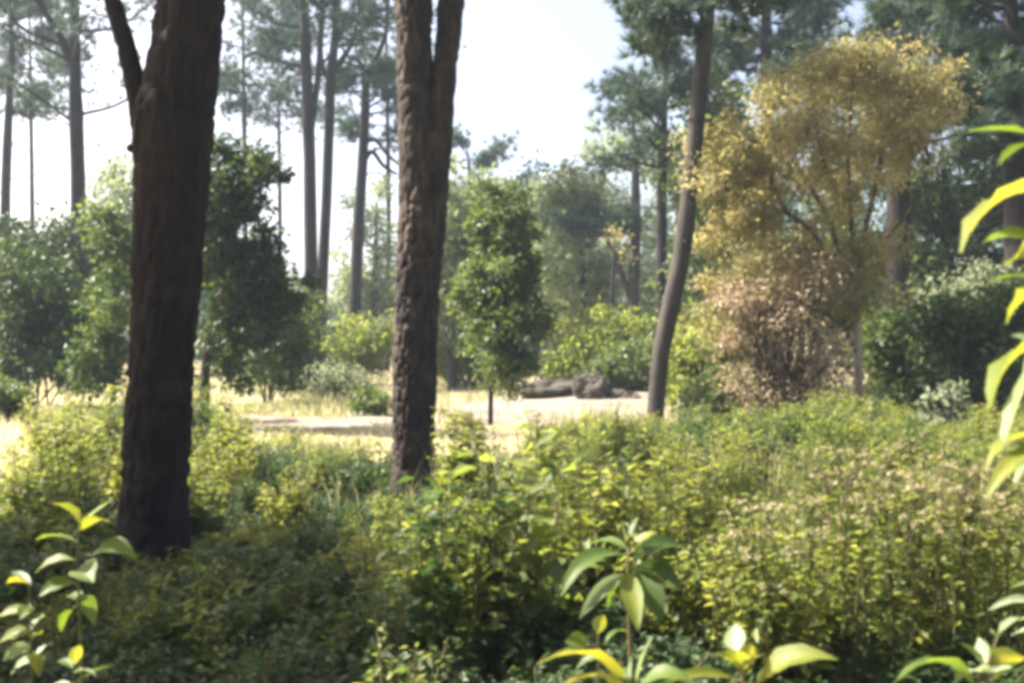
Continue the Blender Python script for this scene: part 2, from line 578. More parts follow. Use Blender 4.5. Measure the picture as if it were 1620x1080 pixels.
def bush(name, label, base, ells, mat, n_clump, n_each, sig, ln, wd, seed, group=None, n_stem=7, cat="bush", **kw):
    rng = np.random.default_rng(seed)
    root = thing(name, label, cat, base, group)
    n_clump, sig, ln, wd = int(n_clump * .62), sig * .95, ln * 1.25, wd * 1.25
    C, _ = clump_points(ells, n_clump, rng, 0.5)
    C += rng.normal(size=C.shape) * sig * .8
    C[:, 2] = np.maximum(C[:, 2], base[2] + 0.05)
    st = MB()
    for k in range(n_stem):
        t = C[k]
        b = base + np.array([rng.normal() * 0.1, rng.normal() * 0.1, -0.03])
        tube(st, smooth_path([b, b * 0.5 + t * 0.5 + np.array([0, 0, 0.12 * (t[2] - b[2])]), t], 7), np.linspace(0.03, 0.008, 7), 5)
    st.build("stems", M["twig"], root, kind="stuff")
    f = MB()
    fill_leaves(f, C, n_each, sig, ln, wd, rng, **kw)
    f.build("foliage", M[mat], root, kind="stuff", smooth=False)
    return root


def pine_branch(rng, s, az, L, rise):
    d = np.array([math.cos(az), math.sin(az), 0])
    p1 = s + d * L * 0.4 + UP * L * rise * 0.3 + rng.normal(size=3) * 0.05 * L
    p2 = s + d * L * 0.75 + UP * L * rise * 0.75 + rng.normal(size=3) * 0.07 * L
    p3 = s + d * L + UP * L * rise * 1.15 + rng.normal(size=3) * 0.06 * L
    return smooth_path([s, p1, p2, p3], 12)


def pine(name, label, base, trunk, rads, seed, zr, n_br, Lr, mat="needle_far", bark="bark", tufts=60, k=13, ln=0.32,
         wd=0.022, rise=(0.0, 0.6), azs=None, group=None, forks=(), dead=0, sides=9, cat="tree", spread=0.9, n=24, r_br=0.05, **kw):
    """tall pine: bare trunk, upcurved branches as parts, needle tufts gathered on the outer half of each branch"""
    rng = np.random.default_rng(seed)
    root = thing(name, label, cat, base, group)
    _, path, rad = trunk_part(root, trunk, rads, M[bark], sides=sides, n=n, lump=0.08, seed=seed, **kw)
    paths = [path]
    for fp, fr in forks:
        _, p2, _ = trunk_part(root, fp, fr, M[bark], name="limb", sides=7, n=14, lump=0.08)
        paths.append(p2)
    nd, tw = MB(), MB()
    for b in range(n_br + dead):
        pth = paths[0] if rng.random() < 0.7 or len(paths) == 1 else paths[rng.integers(1, len(paths))]
        isdead = b >= n_br
        z = rng.uniform(*zr) if not isdead else rng.uniform(zr[0] - 3.5, zr[0] + 1)
        j = int(np.argmin(np.abs(pth[:, 2] - z)))
        if j < len(pth) - 1:
            jj = j if pth[j, 2] <= z or j == 0 else j - 1
            t = np.clip((z - pth[jj, 2]) / max(1e-3, pth[jj + 1, 2] - pth[jj, 2]), 0, 1)
            s = pth[jj] * (1 - t) + pth[jj + 1] * t
        else:
            s = pth[j]
        az = rng.uniform(0, 2 * np.pi) if azs is None else azs[b % len(azs)] + rng.normal() * 0.35
        f = np.clip((z - zr[0]) / (zr[1] - zr[0]), 0, 1)
        L = rng.uniform(*Lr) * (1 - 0.45 * f) * (0.45 if isdead else 1)
        bp = pine_branch(rng, s, az, L, rng.uniform(*rise) + 0.3 * f)
        bm = MB()
        tube(bm, bp, np.linspace(r_br * (0.6 if isdead else 1), 0.012, 12), 5)
        bm.build("branch", M[bark], root)
        if isdead:
            continue
        u = rng.uniform(0.35, 1.0, tufts) ** 0.8
        c = bp[np.clip((u * 11).astype(int), 0, 11)]
        off = rng.normal(size=(tufts, 3)) * np.array([1, 1, 0.55]) * (0.10 + 0.16 * L * u[:, None])
        tip = c + off
        ax = unit(off + UP * 0.4)
        for q in range(0, tufts, 3):
            tube(tw, smooth_path([c[q], tip[q]], 3), np.linspace(0.014, 0.006, 3), 3, cap=False)
        needles(nd, tip, ax, k, ln, wd, spread=spread, rng=rng)
    tw.build("twigs", M[bark], root, kind="stuff")
    nd.build("needles", M[mat], root, kind="stuff", smooth=False)
    return root, path


# ---------------------------------------------------------------- the three near trunks
# 1: thick dark forked trunk
d = 6.5
b = gbase(243, d)
t1 = thing("forked_tree", "thick dark tree trunk that forks low, a limb rising left of its main stem", "tree", b)
def px_line(rows, d):
    return [P((l + r) / 2, y, d) for y, l, r in rows], [(r - l) / 2 / F * d for y, l, r in rows]
rows = [(990, 140, 345), (950, 158, 322), (915, 172, 308), (870, 183, 299), (800, 191, 296), (700, 197, 300), (600, 203, 304), (500, 210, 313), (400, 213, 322), (300, 216, 330),
        (245, 214, 335), (200, 214, 338), (140, 228, 342), (80, 241, 347), (0, 250, 356), (-160, 262, 370), (-420, 290, 385), (-800, 330, 400), (-1400, 370, 415)]
pts, rads = px_line(rows, d)
mb = MB()
N = 420
# parameterise evenly in height so the outline follows the rows
zs = np.linspace(pts[0][2] - 0.1, pts[-1][2], N)
pz = np.array([p[2] for p in pts]); pxx = np.array([p[0] for p in pts])
path1 = np.stack([np.interp(zs, pz, pxx), np.full(N, d), zs], -1)
ker = np.ones(9) / 9
pad = np.pad(path1[:, 0], 4, mode='edge')
path1[:, 0] = np.convolve(pad, ker, 'valid')
rad1 = np.convolve(np.pad(np.interp(zs, pz, rads), 4, mode='edge'), ker, 'valid')
tube(mb, path1, rad1 + 0.008, 96, bark=0.034, bark_scale=19, lump=0.05, seed=4)
mb.build("trunk", M["bark"], t1)
lrows = [(330, 226, 276), (250, 216, 262), (190, 207, 250), (150, 202, 233), (75, 184, 214), (0, 166, 192), (-120, 140, 164), (-400, 70, 92), (-800, -40, -24)]
lp, lr = px_line(lrows, d)
mb = MB()
lpath = smooth_path(lp, 200)
lrad = np.interp(lpath[:, 2], [p[2] for p in lp], lr)
tube(mb, lpath, lrad + 0.006, 64, bark=0.016, bark_scale=16, lump=0.04, seed=9)
mb.build("limb", M["bark"], t1)
# broken branch stub on the left edge
mb = MB()
s0 = P(219, 238, d)
tube(mb, smooth_path([s0, s0 + np.array([-0.02, -0.01, 0.005]), s0 + np.array([-0.06, -0.02, 0.01])], 10), np.linspace(0.05, 0.03, 10), 14, bark=0.008, bark_scale=20)
mb.build("branch_stub", M["bark"], t1)

# 2: twin-stemmed trunk in the middle
d = 9.5
b = gbase(655, d)
t2 = thing("twin_stemmed_tree", "tall brown trunk in the middle splitting into two close stems at the top", "tree", b)
rows = [(815, 598, 708), (790, 610, 697), (765, 617, 690), (740, 620, 687), (650, 621, 688), (600, 621, 690), (560, 622, 690), (450, 626, 697), (350, 629, 707), (250, 629, 715), (200, 628, 718)]
pts, rads = px_line(rows, d)
N = 330
zs = np.linspace(pts[0][2] - 0.1, pts[-1][2] + 0.12, N)
pz = np.array([p[2] for p in pts]); pxx = np.array([p[0] for p in pts])
path2 = np.stack([np.convolve(np.pad(np.interp(zs, pz, pxx), 6, mode='edge'), np.ones(13) / 13, 'valid'), np.full(N, d), zs], -1)
rad2 = np.convolve(np.pad(np.interp(zs, pz, rads), 6, mode='edge'), np.ones(13) / 13, 'valid')
rad2[-90:] *= np.linspace(1, 0.35, 90)
mb = MB()
tube(mb, path2, rad2 + 0.008, 96, bark=0.034, bark_scale=19, lump=0.045, seed=21)
mb.build("trunk", M["bark2"], t2)
for rows_, sd0 in (([(420, 630, 690), (300, 629, 692), (180, 629, 689), (115, 627, 684.5), (50, 626, 684), (0, 624, 683), (-150, 612, 668), (-500, 570, 616), (-900, 520, 555)], 2),
                   ([(420, 640, 700), (300, 654, 711), (180, 672, 719), (115, 683, 724), (50, 689, 731), (0, 692, 736), (-150, 708, 748), (-500, 735, 770), (-900, 770, 795)], 6)):
    lp, lr = px_line(rows_, d)
    lpath = smooth_path(lp, 190)
    lrad = np.interp(lpath[:, 2], [p[2] for p in lp], lr)
    mb = MB()
    tube(mb, lpath, lrad + 0.004, 64, bark=0.026, bark_scale=19, lump=0.03, seed=sd0)
    mb.build("stem", M["bark2"], t2)

# 3: slim leaning trunk with pine sprays hanging into the top of the view
d = 16.8
b = gbase(1035, d)
tr = [P(1034, 705, d), P(1037, 650, d), P(1046, 560, d), P(1060, 490, d), P(1079, 400, d), P(1095, 260, d), P(1110, 110, d), P(1121, 0, d), P(1140, -200, d + .4), P(1150, -420, d + .8)]
rr = [0.20, 0.15, 0.145, 0.155, 0.155, 0.14, 0.135, 0.125, 0.10, 0.05]
pine("leaning_pine", "slim grey trunk leaning right out of the weeds, pine sprays high beside it", b, tr, rr, 31,
     (9.2, 12.0), 12, (2.0, 3.4), mat="needle", bark="bark_grey", tufts=26, k=22, ln=0.30, wd=0.014, rise=(-0.1, 0.3), sides=20, n=70, bark_scale=12.0)


def spray(root, s, e, mat, bark, seed, tufts=60, k=22, ln=0.28, wd=0.016, width=0.27, r0=0.035):
    """one more needle-bearing branch from s to e on a pine already built"""
    rng = np.random.default_rng(seed)
    s, e = np.array(s), np.array(e)
    L = np.linalg.norm(e - s)
    bp = smooth_path([s, s * 0.6 + e * 0.4 + UP * 0.08 * L, e], 12)
    bm, nd = MB(), MB()
    tube(bm, bp, np.linspace(r0, 0.008, 12), 6)
    u = rng.uniform(0.35, 1.0, tufts)
    c = bp[(u * 11).astype(int)]
    off = rng.normal(size=(tufts, 3)) * np.array([1, 1, 0.8]) * width * L * 0.5
    for q in range(0, tufts, 2):
        tube(bm, smooth_path([c[q], c[q] + off[q]], 3), np.linspace(0.01, 0.005, 3), 3, cap=False)
    needles(nd, c + off, unit(off + UP * 0.3), k, ln, wd, spread=0.9, rng=rng)
    b = bm.build("branch", M[bark], root)
    nd.build("needles", M[mat], root, kind="stuff", smooth=False)


t3 = bpy.data.objects["leaning_pine"]
for q, (sx_, sy_, ex, ey, dd) in enumerate([(1119, 20, 985, 40, -.6), (1118, 40, 1005, 92, .3), (1122, -30, 975, 5, .4), (1120, 0, 1045, 45, -1.0), (1122, -60, 1010, -10, .6),
                                          (1124, -30, 1200, 60, .8), (1125, -60, 1230, 10, -.8)]):
    spray(t3, P(sx_, sy_, 16.8), P(ex, ey, 16.8 + dd), "needle", "bark_grey", 50 + q)

# ---------------------------------------------------------------- tall pines beyond the clearing
GP = "tall thin pines beyond the clearing"
d = 35
pine("tall_pine", "tall pine at upper left, limb forking off high, bare below", gbase(120, d),
     [P(121, 625, d), P(122, 440, d), P(123, 300, d), P(120, 180, d), P(118, 100, d), P(118, 0, d), P(114, -170, d), P(112, -330, d)],
     [.28, .27, .25, .24, .21, .15, .09, .03], 41, (8.6, 19.5), 26, (2.2, 4.6), rise=(.15, .6), azs=[0, 3.14, 0.5, 2.6, 3.6, 5.7],
     group=GP, forks=[([P(113, 100, d), P(96, 60, d), P(76, 28, d), P(58, -10, d), P(44, -90, d)], [.17, .14, .12, .10, .04])], dead=4, r_br=.065)
d = 45
pine("tall_pine", "thin bare pine standing at the far left edge", gbase(8, d),
     [P(6, 620, d), P(8, 350, d), P(11, 240, d), P(16, 130, d), P(18, 40, d), P(18, -120, d)], [.22, .21, .21, .16, .11, .03],
     42, (11.5, 19), 16, (1.8, 3.8), rise=(.0, .5), azs=[0, 3.14, .6, 2.5], group=GP, dead=5)
d = 40
pine("tall_pine", "thick left trunk of the close pine pair, narrow stem splitting off its right side", gbase(492, d),
     [P(494, 612, d), P(494, 560, d), P(492, 420, d), P(490, 270, d), P(487, 170, d), P(483, 80, d), P(482, 0, d), P(480, -180, d), P(478, -340, d)],
     [.42, .36, .26, .25, .24, .21, .19, .11, .03], 43, (12.2, 21), 22, (2.0, 4.2), rise=(.0, .5), azs=[3.14, 2.6, 3.7, 0.2, 5.5, 1.2],
     group=GP, forks=[([P(491, 215, d), P(498, 165, d), P(504, 110, d), P(509, 30, d), P(514, -90, d), P(518, -200, d)], [.15, .14, .13, .11, .07, .03])], dead=4, r_br=.06)
d = 40.6
pine("tall_pine", "right trunk of the close pine pair, forking into limbs near the top", gbase(508, d),
     [P(502, 612, d), P(505, 520, d), P(511, 420, d), P(518, 280, d), P(521, 190, d), P(523, 125, d), P(530, 60, d), P(533, 0, d), P(538, -200, d), P(540, -320, d)],
     [.34, .28, .22, .215, .21, .21, .17, .14, .08, .03], 44, (11.5, 21), 20, (2.0, 4.0), rise=(.0, .5), azs=[0, .5, 5.8, 3.0, 1.2],
     group=GP, forks=[([P(524, 118, d), P(541, 95, d), P(556, 70, d), P(566, 30, d), P(572, -60, d)], [.12, .11, .09, .07, .03]),
                      ([P(521, 125, d), P(511, 108, d), P(507, 60, d), P(500, 0, d)], [.1, .09, .07, .03])], dead=6, r_br=.055)
d = 43
pine("tall_pine", "crooked pine just left of the middle trunk, side limbs dipping right", gbase(562, d),
     [P(558, 610, d), P(562, 480, d), P(567, 360, d), P(574, 250, d), P(578, 170, d), P(579, 112, d)], [.32, .27, .25, .22, .2, .16],
     45, (9.0, 13.5), 15, (1.4, 3.0), rise=(-.3, .25), azs=[0, .3, 6.0, 3.1, 2.7], group=GP,
     forks=[([P(579, 118, d), P(592, 96, d), P(603, 75, d), P(612, 40, d), P(616, -60, d), P(618, -180, d)], [.14, .12, .11, .1, .06, .03]),
            ([P(578, 115, d), P(566, 96, d), P(552, 90, d), P(540, 70, d), P(536, 20, d)], [.11, .09, .08, .06, .03]),
            ([P(573, 262, d), P(588, 240, d), P(606, 262, d), P(628, 276, d)], [.12, .11, .09, .05]),
            ([P(575, 225, d), P(594, 222, d), P(612, 244, d), P(640, 268, d)], [.12, .1, .08, .05])], dead=5, r_br=.055)

for q, (px, d, y0, lb) in enumerate([(48, 56, -60, "far pine between the edge pine and the forking pine at upper left"), 
                                     (385, 52, -90, "far pine with wide crown right of the forked trunk"), (440, 62, -30, "thin far pine left of the close pine pair"),
                                     (612, 55, -70, "far pine against the left side of the middle trunk"),
                                     (741, 60, 232, "far pine top just right of the middle trunk")]):
    z1 = P(px, y0, d)[2]
    pine("far_pine", lb, gbase(px, d), [P(px, 600, d), P(px + 3, 400, d), P(px + 1, 200 + .3 * y0, d), P(px - 3, y0, d)], [.17, .14, .11, .03], 400 + q,
         (z1 * .58, z1 - .5), 16, (2.0, 4.2), rise=(.0, .5), group=GP, tufts=70, k=11, ln=.42, wd=.035, dead=3)

# pines on the right
d = 36
pine("slender_pine", "slender pine with open pale crown over the middle distance, seen left of the leaning trunk", gbase(1003, d),
     [P(1002, 610, d), P(1003, 470, d), P(1005, 380, d), P(1006, 300, d), P(1004, 240, d), P(1000, 160, d)], [.24, .22, .19, .15, .11, .03],
     46, (7.6, 10.4), 24, (1.0, 2.6), mat="needle_far", bark="bark_grey", rise=(.1, .6), group=GP, tufts=34,
     forks=[([P(1002, 480, d), P(985, 440, d), P(972, 400, d), P(955, 372, d)], [.16, .13, .1, .04])])
d = 30
pine("slender_pine", "straight dark pine half hidden behind the leaning trunk", gbase(1045, d),
     [P(1046, 625, d), P(1046, 480, d), P(1047, 300, d), P(1050, 200, d), P(1055, 60, d)], [.2, .17, .15, .12, .03],
     47, (6.8, 11.0), 22, (.9, 1.9), mat="needle", bark="bark", rise=(.1, .5), group=GP, tufts=34)
d = 25
pine("dark_pine", "dark pine filling the upper right corner behind the yellow tree", gbase(1415, d),
     [P(1412, 655, d), P(1418, 470, d), P(1421, 300, d), P(1428, 150, d), P(1440, 0, d), P(1450, -220, d)], [.36, .31, .29, .25, .2, .05],
     48, (6.2, 12.5), 36, (2.0, 4.4), mat="needle", bark="bark", rise=(-.15, .35), azs=[0, .5, 5.8, 3.1, 1.5, 4.4], tufts=80, k=20, ln=.36, wd=.022)
d = 22
pine("dark_pine", "dark pine at the right edge, needle clumps hanging low behind large leaves", gbase(1610, d),
     [P(1612, 670, d), P(1610, 470, d), P(1606, 300, d), P(1600, 100, d), P(1600, -120, d)], [.3, .27, .24, .2, .06],
     49, (4.4, 10.5), 40, (1.2, 2.7), mat="needle", bark="bark", rise=(-.25, .3), tufts=80, k=20, ln=.32, wd=.02)
d = 33
pine("dark_pine", "blue green pine between the leaning trunk and the yellow crown, top cut off", gbase(1215, d),
     [P(1216, 620, d), P(1216, 400, d), P(1214, 200, d), P(1212, 0, d), P(1210, -140, d)], [.3, .27, .22, .15, .04],
     52, (9.0, 15.5), 28, (1.6, 3.2), mat="needle", bark="bark", rise=(-.1, .4), tufts=80, k=18, ln=.36, wd=.026)

# ---------------------------------------------------------------- broadleaf trees
d = 17.5
broadleaf("dark_tree", "bushy dark green tree rising right behind the thick forked trunk", "tree", gbase(325, d),
          [P(326, 668, d), P(324, 600, d), P(332, 520, d), P(345, 430, d), P(362, 330, d), P(378, 260, d)], [.10, .085, .08, .07, .05, .02],
          [E(378, 290, d, 60, 66, .75), E(352, 400, d, 70, 80, 1.0), E(400, 480, d, 72, 70, 1.0), E(362, 560, d, 74, 52, .9), E(424, 430, d, 38, 50, .6), E(345, 320, d, 40, 80, .7)],
          "deep", 300, 95, .13, .105, .052, 60, n_limb=22, n_parts=10)
d = 20
broadleaf("slender_tree", "slender green sapling tree left of the thick forked trunk", "tree", gbase(180, d),
          [P(180, 655, d), P(178, 540, d), P(182, 440, d), P(185, 340, d)], [.06, .05, .035, .015],
          [E(180, 480, d, 46, 80, .6), E(186, 370, d, 30, 60, .45), E(165, 565, d, 52, 50, .7)], "dark", 110, 70, .13, .11, .055, 61, n_limb=10, n_parts=3)
d = 19
broadleaf("small_tree", "small rounded green tree on a thin stem in the sunny clearing", "tree", gbase(776, d),
          [P(776, 672, d), P(777, 610, d), P(780, 540, d), P(786, 440, d), P(790, 330, d)], [.055, .05, .045, .04, .015],
          [E(790, 335, d, 40, 52, .5), E(786, 430, d, 56, 80, .7), E(792, 510, d, 60, 60, .75), E(802, 572, d, 44, 32, .5), E(812, 400, d, 36, 80, .45)],
          "mid", 330, 90, .12, .095, .05, 62, n_limb=22, n_parts=8, bark="bark", shell=.5)
d = 31
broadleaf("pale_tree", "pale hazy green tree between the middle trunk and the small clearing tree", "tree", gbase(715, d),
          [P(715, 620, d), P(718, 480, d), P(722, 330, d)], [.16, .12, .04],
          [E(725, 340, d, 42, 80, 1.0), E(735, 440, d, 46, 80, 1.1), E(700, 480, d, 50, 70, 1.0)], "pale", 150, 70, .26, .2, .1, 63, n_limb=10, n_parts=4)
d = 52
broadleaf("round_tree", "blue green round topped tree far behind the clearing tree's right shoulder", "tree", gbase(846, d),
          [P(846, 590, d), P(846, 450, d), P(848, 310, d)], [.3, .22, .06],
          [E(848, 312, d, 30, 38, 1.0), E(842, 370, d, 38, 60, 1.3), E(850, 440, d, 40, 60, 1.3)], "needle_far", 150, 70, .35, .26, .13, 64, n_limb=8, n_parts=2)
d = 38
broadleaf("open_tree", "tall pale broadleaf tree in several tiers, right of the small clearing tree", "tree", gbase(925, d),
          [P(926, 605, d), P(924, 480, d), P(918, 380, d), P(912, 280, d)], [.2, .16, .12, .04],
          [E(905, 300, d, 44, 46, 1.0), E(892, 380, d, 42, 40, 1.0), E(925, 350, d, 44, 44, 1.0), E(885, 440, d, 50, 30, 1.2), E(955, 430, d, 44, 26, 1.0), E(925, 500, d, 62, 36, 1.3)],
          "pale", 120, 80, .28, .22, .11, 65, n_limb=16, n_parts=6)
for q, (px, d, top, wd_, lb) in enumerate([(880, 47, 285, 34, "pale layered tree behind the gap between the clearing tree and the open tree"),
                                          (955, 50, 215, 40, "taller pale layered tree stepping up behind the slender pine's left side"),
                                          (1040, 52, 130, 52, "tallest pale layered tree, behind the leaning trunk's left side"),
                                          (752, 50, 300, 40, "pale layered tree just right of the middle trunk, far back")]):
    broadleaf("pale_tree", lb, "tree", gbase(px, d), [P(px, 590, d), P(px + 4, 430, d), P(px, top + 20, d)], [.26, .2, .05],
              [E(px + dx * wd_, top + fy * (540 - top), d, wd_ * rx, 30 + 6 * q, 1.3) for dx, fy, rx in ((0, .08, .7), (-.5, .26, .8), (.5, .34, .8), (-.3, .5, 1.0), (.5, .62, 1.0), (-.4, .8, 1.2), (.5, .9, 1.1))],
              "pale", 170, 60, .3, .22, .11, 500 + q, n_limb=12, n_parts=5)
d = 34
broadleaf("rusty_tree", "small sparse brown leaved tree under the slender pine", "tree", gbase(965, d),
          [P(966, 600, d), P(968, 480, d), P(972, 380, d)], [.1, .08, .03],
          [E(982, 358, d, 24, 20, .5), E(960, 392, d, 26, 24, .5)], "olive", 8, 30, .2, .13, .06, 66, n_limb=5, n_parts=2)
d = 30
broadleaf("green_tree", "tall green tree directly behind the leaning trunk, merging into the yellow crown", "tree", gbase(1130, d),
          [P(1130, 630, d), P(1132, 480, d), P(1128, 330, d), P(1120, 170, d)], [.2, .17, .12, .04],
          [E(1140, 200, d, 56, 70, 1.4), E(1100, 300, d, 34, 70, 1.2), E(1150, 320, d, 66, 100, 1.6), E(1120, 440, d, 60, 70, 1.5)],
          "mid", 260, 80, .26, .19, .09, 67, n_limb=18, n_parts=6)
d = 48
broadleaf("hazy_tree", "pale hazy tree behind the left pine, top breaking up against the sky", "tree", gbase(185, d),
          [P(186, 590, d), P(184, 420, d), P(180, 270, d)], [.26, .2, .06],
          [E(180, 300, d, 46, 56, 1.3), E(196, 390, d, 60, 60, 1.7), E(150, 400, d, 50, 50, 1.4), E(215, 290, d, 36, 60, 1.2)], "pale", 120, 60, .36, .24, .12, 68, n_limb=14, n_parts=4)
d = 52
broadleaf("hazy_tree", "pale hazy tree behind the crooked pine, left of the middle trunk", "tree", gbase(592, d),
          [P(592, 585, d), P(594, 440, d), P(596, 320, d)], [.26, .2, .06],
          [E(596, 330, d, 36, 44, 1.2), E(604, 410, d, 40, 50, 1.3), E(580, 470, d, 46, 50, 1.5), E(548, 440, d, 24, 40, .9)], "pale", 120, 60, .34, .24, .12, 69, n_limb=10, n_parts=3)

d = 27
broadleaf("dark_tree", "tall dark tree in shade behind the yellow tree, toward the right edge", "tree", gbase(1500, d),
          [P(1500, 630, d), P(1500, 480, d), P(1496, 330, d), P(1490, 230, d)], [.22, .18, .12, .04],
          [E(1500, 330, d, 80, 90, 1.5), E(1560, 450, d, 80, 80, 1.5), E(1450, 460, d, 70, 80, 1.4), E(1380, 420, d, 60, 90, 1.2), E(1600, 300, d, 50, 80, 1.2)],
          "dark", 330, 80, .22, .16, .08, 91, n_limb=20, n_parts=6, bark="bark")
d = 31
broadleaf("dark_tree", "dark tree seen through the lower limbs of the yellow tree", "tree", gbase(1290, d),
          [P(1290, 615, d), P(1290, 480, d), P(1286, 330, d)], [.2, .16, .05],
          [E(1280, 420, d, 80, 90, 1.6), E(1330, 500, d, 80, 70, 1.5), E(1210, 480, d, 60, 70, 1.3)],
          "mid", 220, 80, .25, .18, .09, 92, n_limb=12, n_parts=4, bark="bark")

# the yellow tree: pale straight trunk, dark spreading limbs, fine olive foliage
d = 17
yt = thing("yellow_tree", "fine leaved yellow olive tree with pale trunk and wide dark limbs, at right", "tree", gbase(1357, d))
_, yp, yr = trunk_part(yt, [P(1362, 705, d), P(1360, 660, d), P(1358, 600, d), P(1356, 540, d), P(1354, 480, d), P(1353, 425, d)], [.10, .085, .075, .075, .07, .06], M["bark_pale"], sides=14, lump=.08)
limb_px = [[(1353, 432), (1348, 360), (1344, 300), (1342, 230), (1350, 120), (1356, 50)],
           [(1353, 425), (1372, 350), (1390, 270), (1397, 190), (1408, 110), (1440, 70)],
           [(1353, 440), (1310, 400), (1280, 362), (1240, 335), (1195, 322), (1150, 300)],
           [(1326, 405), (1312, 350), (1278, 290), (1240, 230), (1215, 180), (1190, 150)],
           [(1246, 338), (1224, 300), (1215, 262), (1190, 236), (1150, 210)],
           [(1345, 320), (1320, 300), (1302, 250), (1290, 190), (1280, 110)],
           [(1354, 470), (1330, 430), (1300, 400), (1270, 395)],
           [(1356, 560), (1335, 520), (1310, 500), (1280, 490)],
           [(1357, 600), (1345, 590), (1330, 575)],
           [(1354, 430), (1400, 380), (1440, 330), (1470, 260)]]
yl = []
rng = np.random.default_rng(70)
for q, lp in enumerate(limb_px):
    off = rng.uniform(-1.0, 1.0)
    pts = [P(x, y, d + off * k_ / (len(lp) - 1)) for k_, (x, y) in enumerate(lp)]
    pth = smooth_path(pts, 26)
    mb = MB()
    tube(mb, pth, np.linspace(.062 if q < 4 else .04, .008, 26), 8, lump=.12, seed=q)
    mb.build("limb", M["twig"], yt)
    yl.append(pth)
yell = [E(1370, 90, d, 80, 60, 1.2), E(1290, 130, d, 80, 62, 1.3), E(1250, 230, d, 95, 80, 1.4), E(1400, 180, d, 80, 80, 1.2), E(1180, 270, d, 80, 70, 1.2),
        E(1200, 360, d, 100, 50, 1.2), E(1330, 270, d, 90, 70, 1.3), E(1300, 470, d, 60, 46, .9, .8), E(1340, 490, d, 70, 46, .8, .8), E(1440, 110, d, 50, 50, .8), E(1130, 340, d, 60, 60, .8), E(1190, 430, d, 90, 46, 1.1, .8), E(1150, 500, d, 60, 60, .8, .6), E(1140, 250, d, 60, 60, 1.0, .8), E(1240, 425, d, 80, 46, 1.0, .9), E(1330, 420, d, 80, 50, 1.0, .8), E(1465, 170, d, 46, 70, .8, .8), E(1390, 460, d, 50, 50, .7, .6), E(1360, 380, d, 80, 50, 1.0, .6), E(1440, 230, d, 50, 60, .9, .7)]
C, _ = clump_points(yell, 420, rng, .6)
C += rng.normal(size=C.shape) * .12
tw = MB()
allp = np.concatenate([p[6:] for p in yl])
for c in C[:300]:
    j = int(np.argmin(np.linalg.norm(allp - c, axis=1) + .4 * (allp[:, 2] > c[2])))
    tube(tw, smooth_path([allp[j], .5 * (allp[j] + c) + UP * .06, c], 6), np.linspace(.012, .004, 6), 3, cap=False)
tw.build("twigs", M["twig"], yt, kind="stuff")
f = MB()
fill_leaves(f, C, 115, .145, .10, .034, rng, hang=.5, flat=.8)
f.build("crown", M["olive"], yt, kind="stuff", smooth=False)

# trees left of the view whose crowns shade the thick trunk and the weeds at its foot
GS = "leafy trees just left of the view"
for q, (x, y, zc) in enumerate([(-6.7, 7.7, 5.0), (-7.0, 6.6, 5.0), (-6.3, 5.6, 4.6)]):
    bs_ = np.array([x, y, float(ground_z(x, y))])
    broadleaf("shade_tree", ["slim leafy tree outside the view, level with the thick forked trunk", "slim leafy tree outside the view, a step nearer than the thick forked trunk", "slim leafy tree outside the view, nearest to the broad leaved sapling at left"][q], "tree", bs_,
              [bs_ - UP * .1, bs_ + UP * zc * .5 + [.1, 0, 0], bs_ + UP * (zc + (1.5 if q == 0 else .4))], [.12, .1, .04],
              [(bs_ + UP * zc, np.array([1.05, 1.1, 1.0]), 1.0), (bs_ + UP * (zc + 1.6), np.array([.42, .42, 1.9]), .8)][:2 if q == 0 else 1],
              "mid", 230, 70, .2, .16, .085, 80 + q, n_limb=16, n_parts=5, group=GS)

# unseen trees of the wood, added around the viewer to cut sky fill
for q, (x, y, h_, lb) in enumerate([(-9.0, -2.0, 9.5, "unseen broad crowned tree left of the viewer"), (-3.0, -5.5, 10.5, "unseen broad crowned tree close behind the viewer"),
                                    (4.2, -5.0, 10, "unseen broad crowned tree behind the viewer, to the right"), (8.5, .5, 10, "unseen broad crowned tree right of the viewer"), (0.8, -11, 12, "unseen broad crowned tree far behind the viewer")]):
    bs_ = np.array([x, y, float(ground_z(x, y))])
    broadleaf("unseen_canopy_tree", lb, "tree", bs_, [bs_ - UP * .1, bs_ + UP * h_ * .5 + [.15, 0, 0], bs_ + UP * h_], [.24, .19, .05],
              [(bs_ + UP * h_ * .8, np.array([3.0, 3.0, 2.0]), 1.0), (bs_ + UP * h_ * .62 + [.6, -.4, 0], np.array([2.6, 2.6, 1.2]), .6)],
              "mid", 330, 60, .32, .26, .14, 600 + q, n_limb=18, n_parts=6, bark="bark")

# ---------------------------------------------------------------- bushes of the middle distance
def B_(label, px, ybase, d, ells, mat, nc, ne, sig, ln, wd, seed, **kw):
    b = gbase(px, d)
    return bush("bush", label, b, [E(*e[:2], d, *e[2:]) for e in ells], mat, nc, ne, sig, ln, wd, seed, **kw)


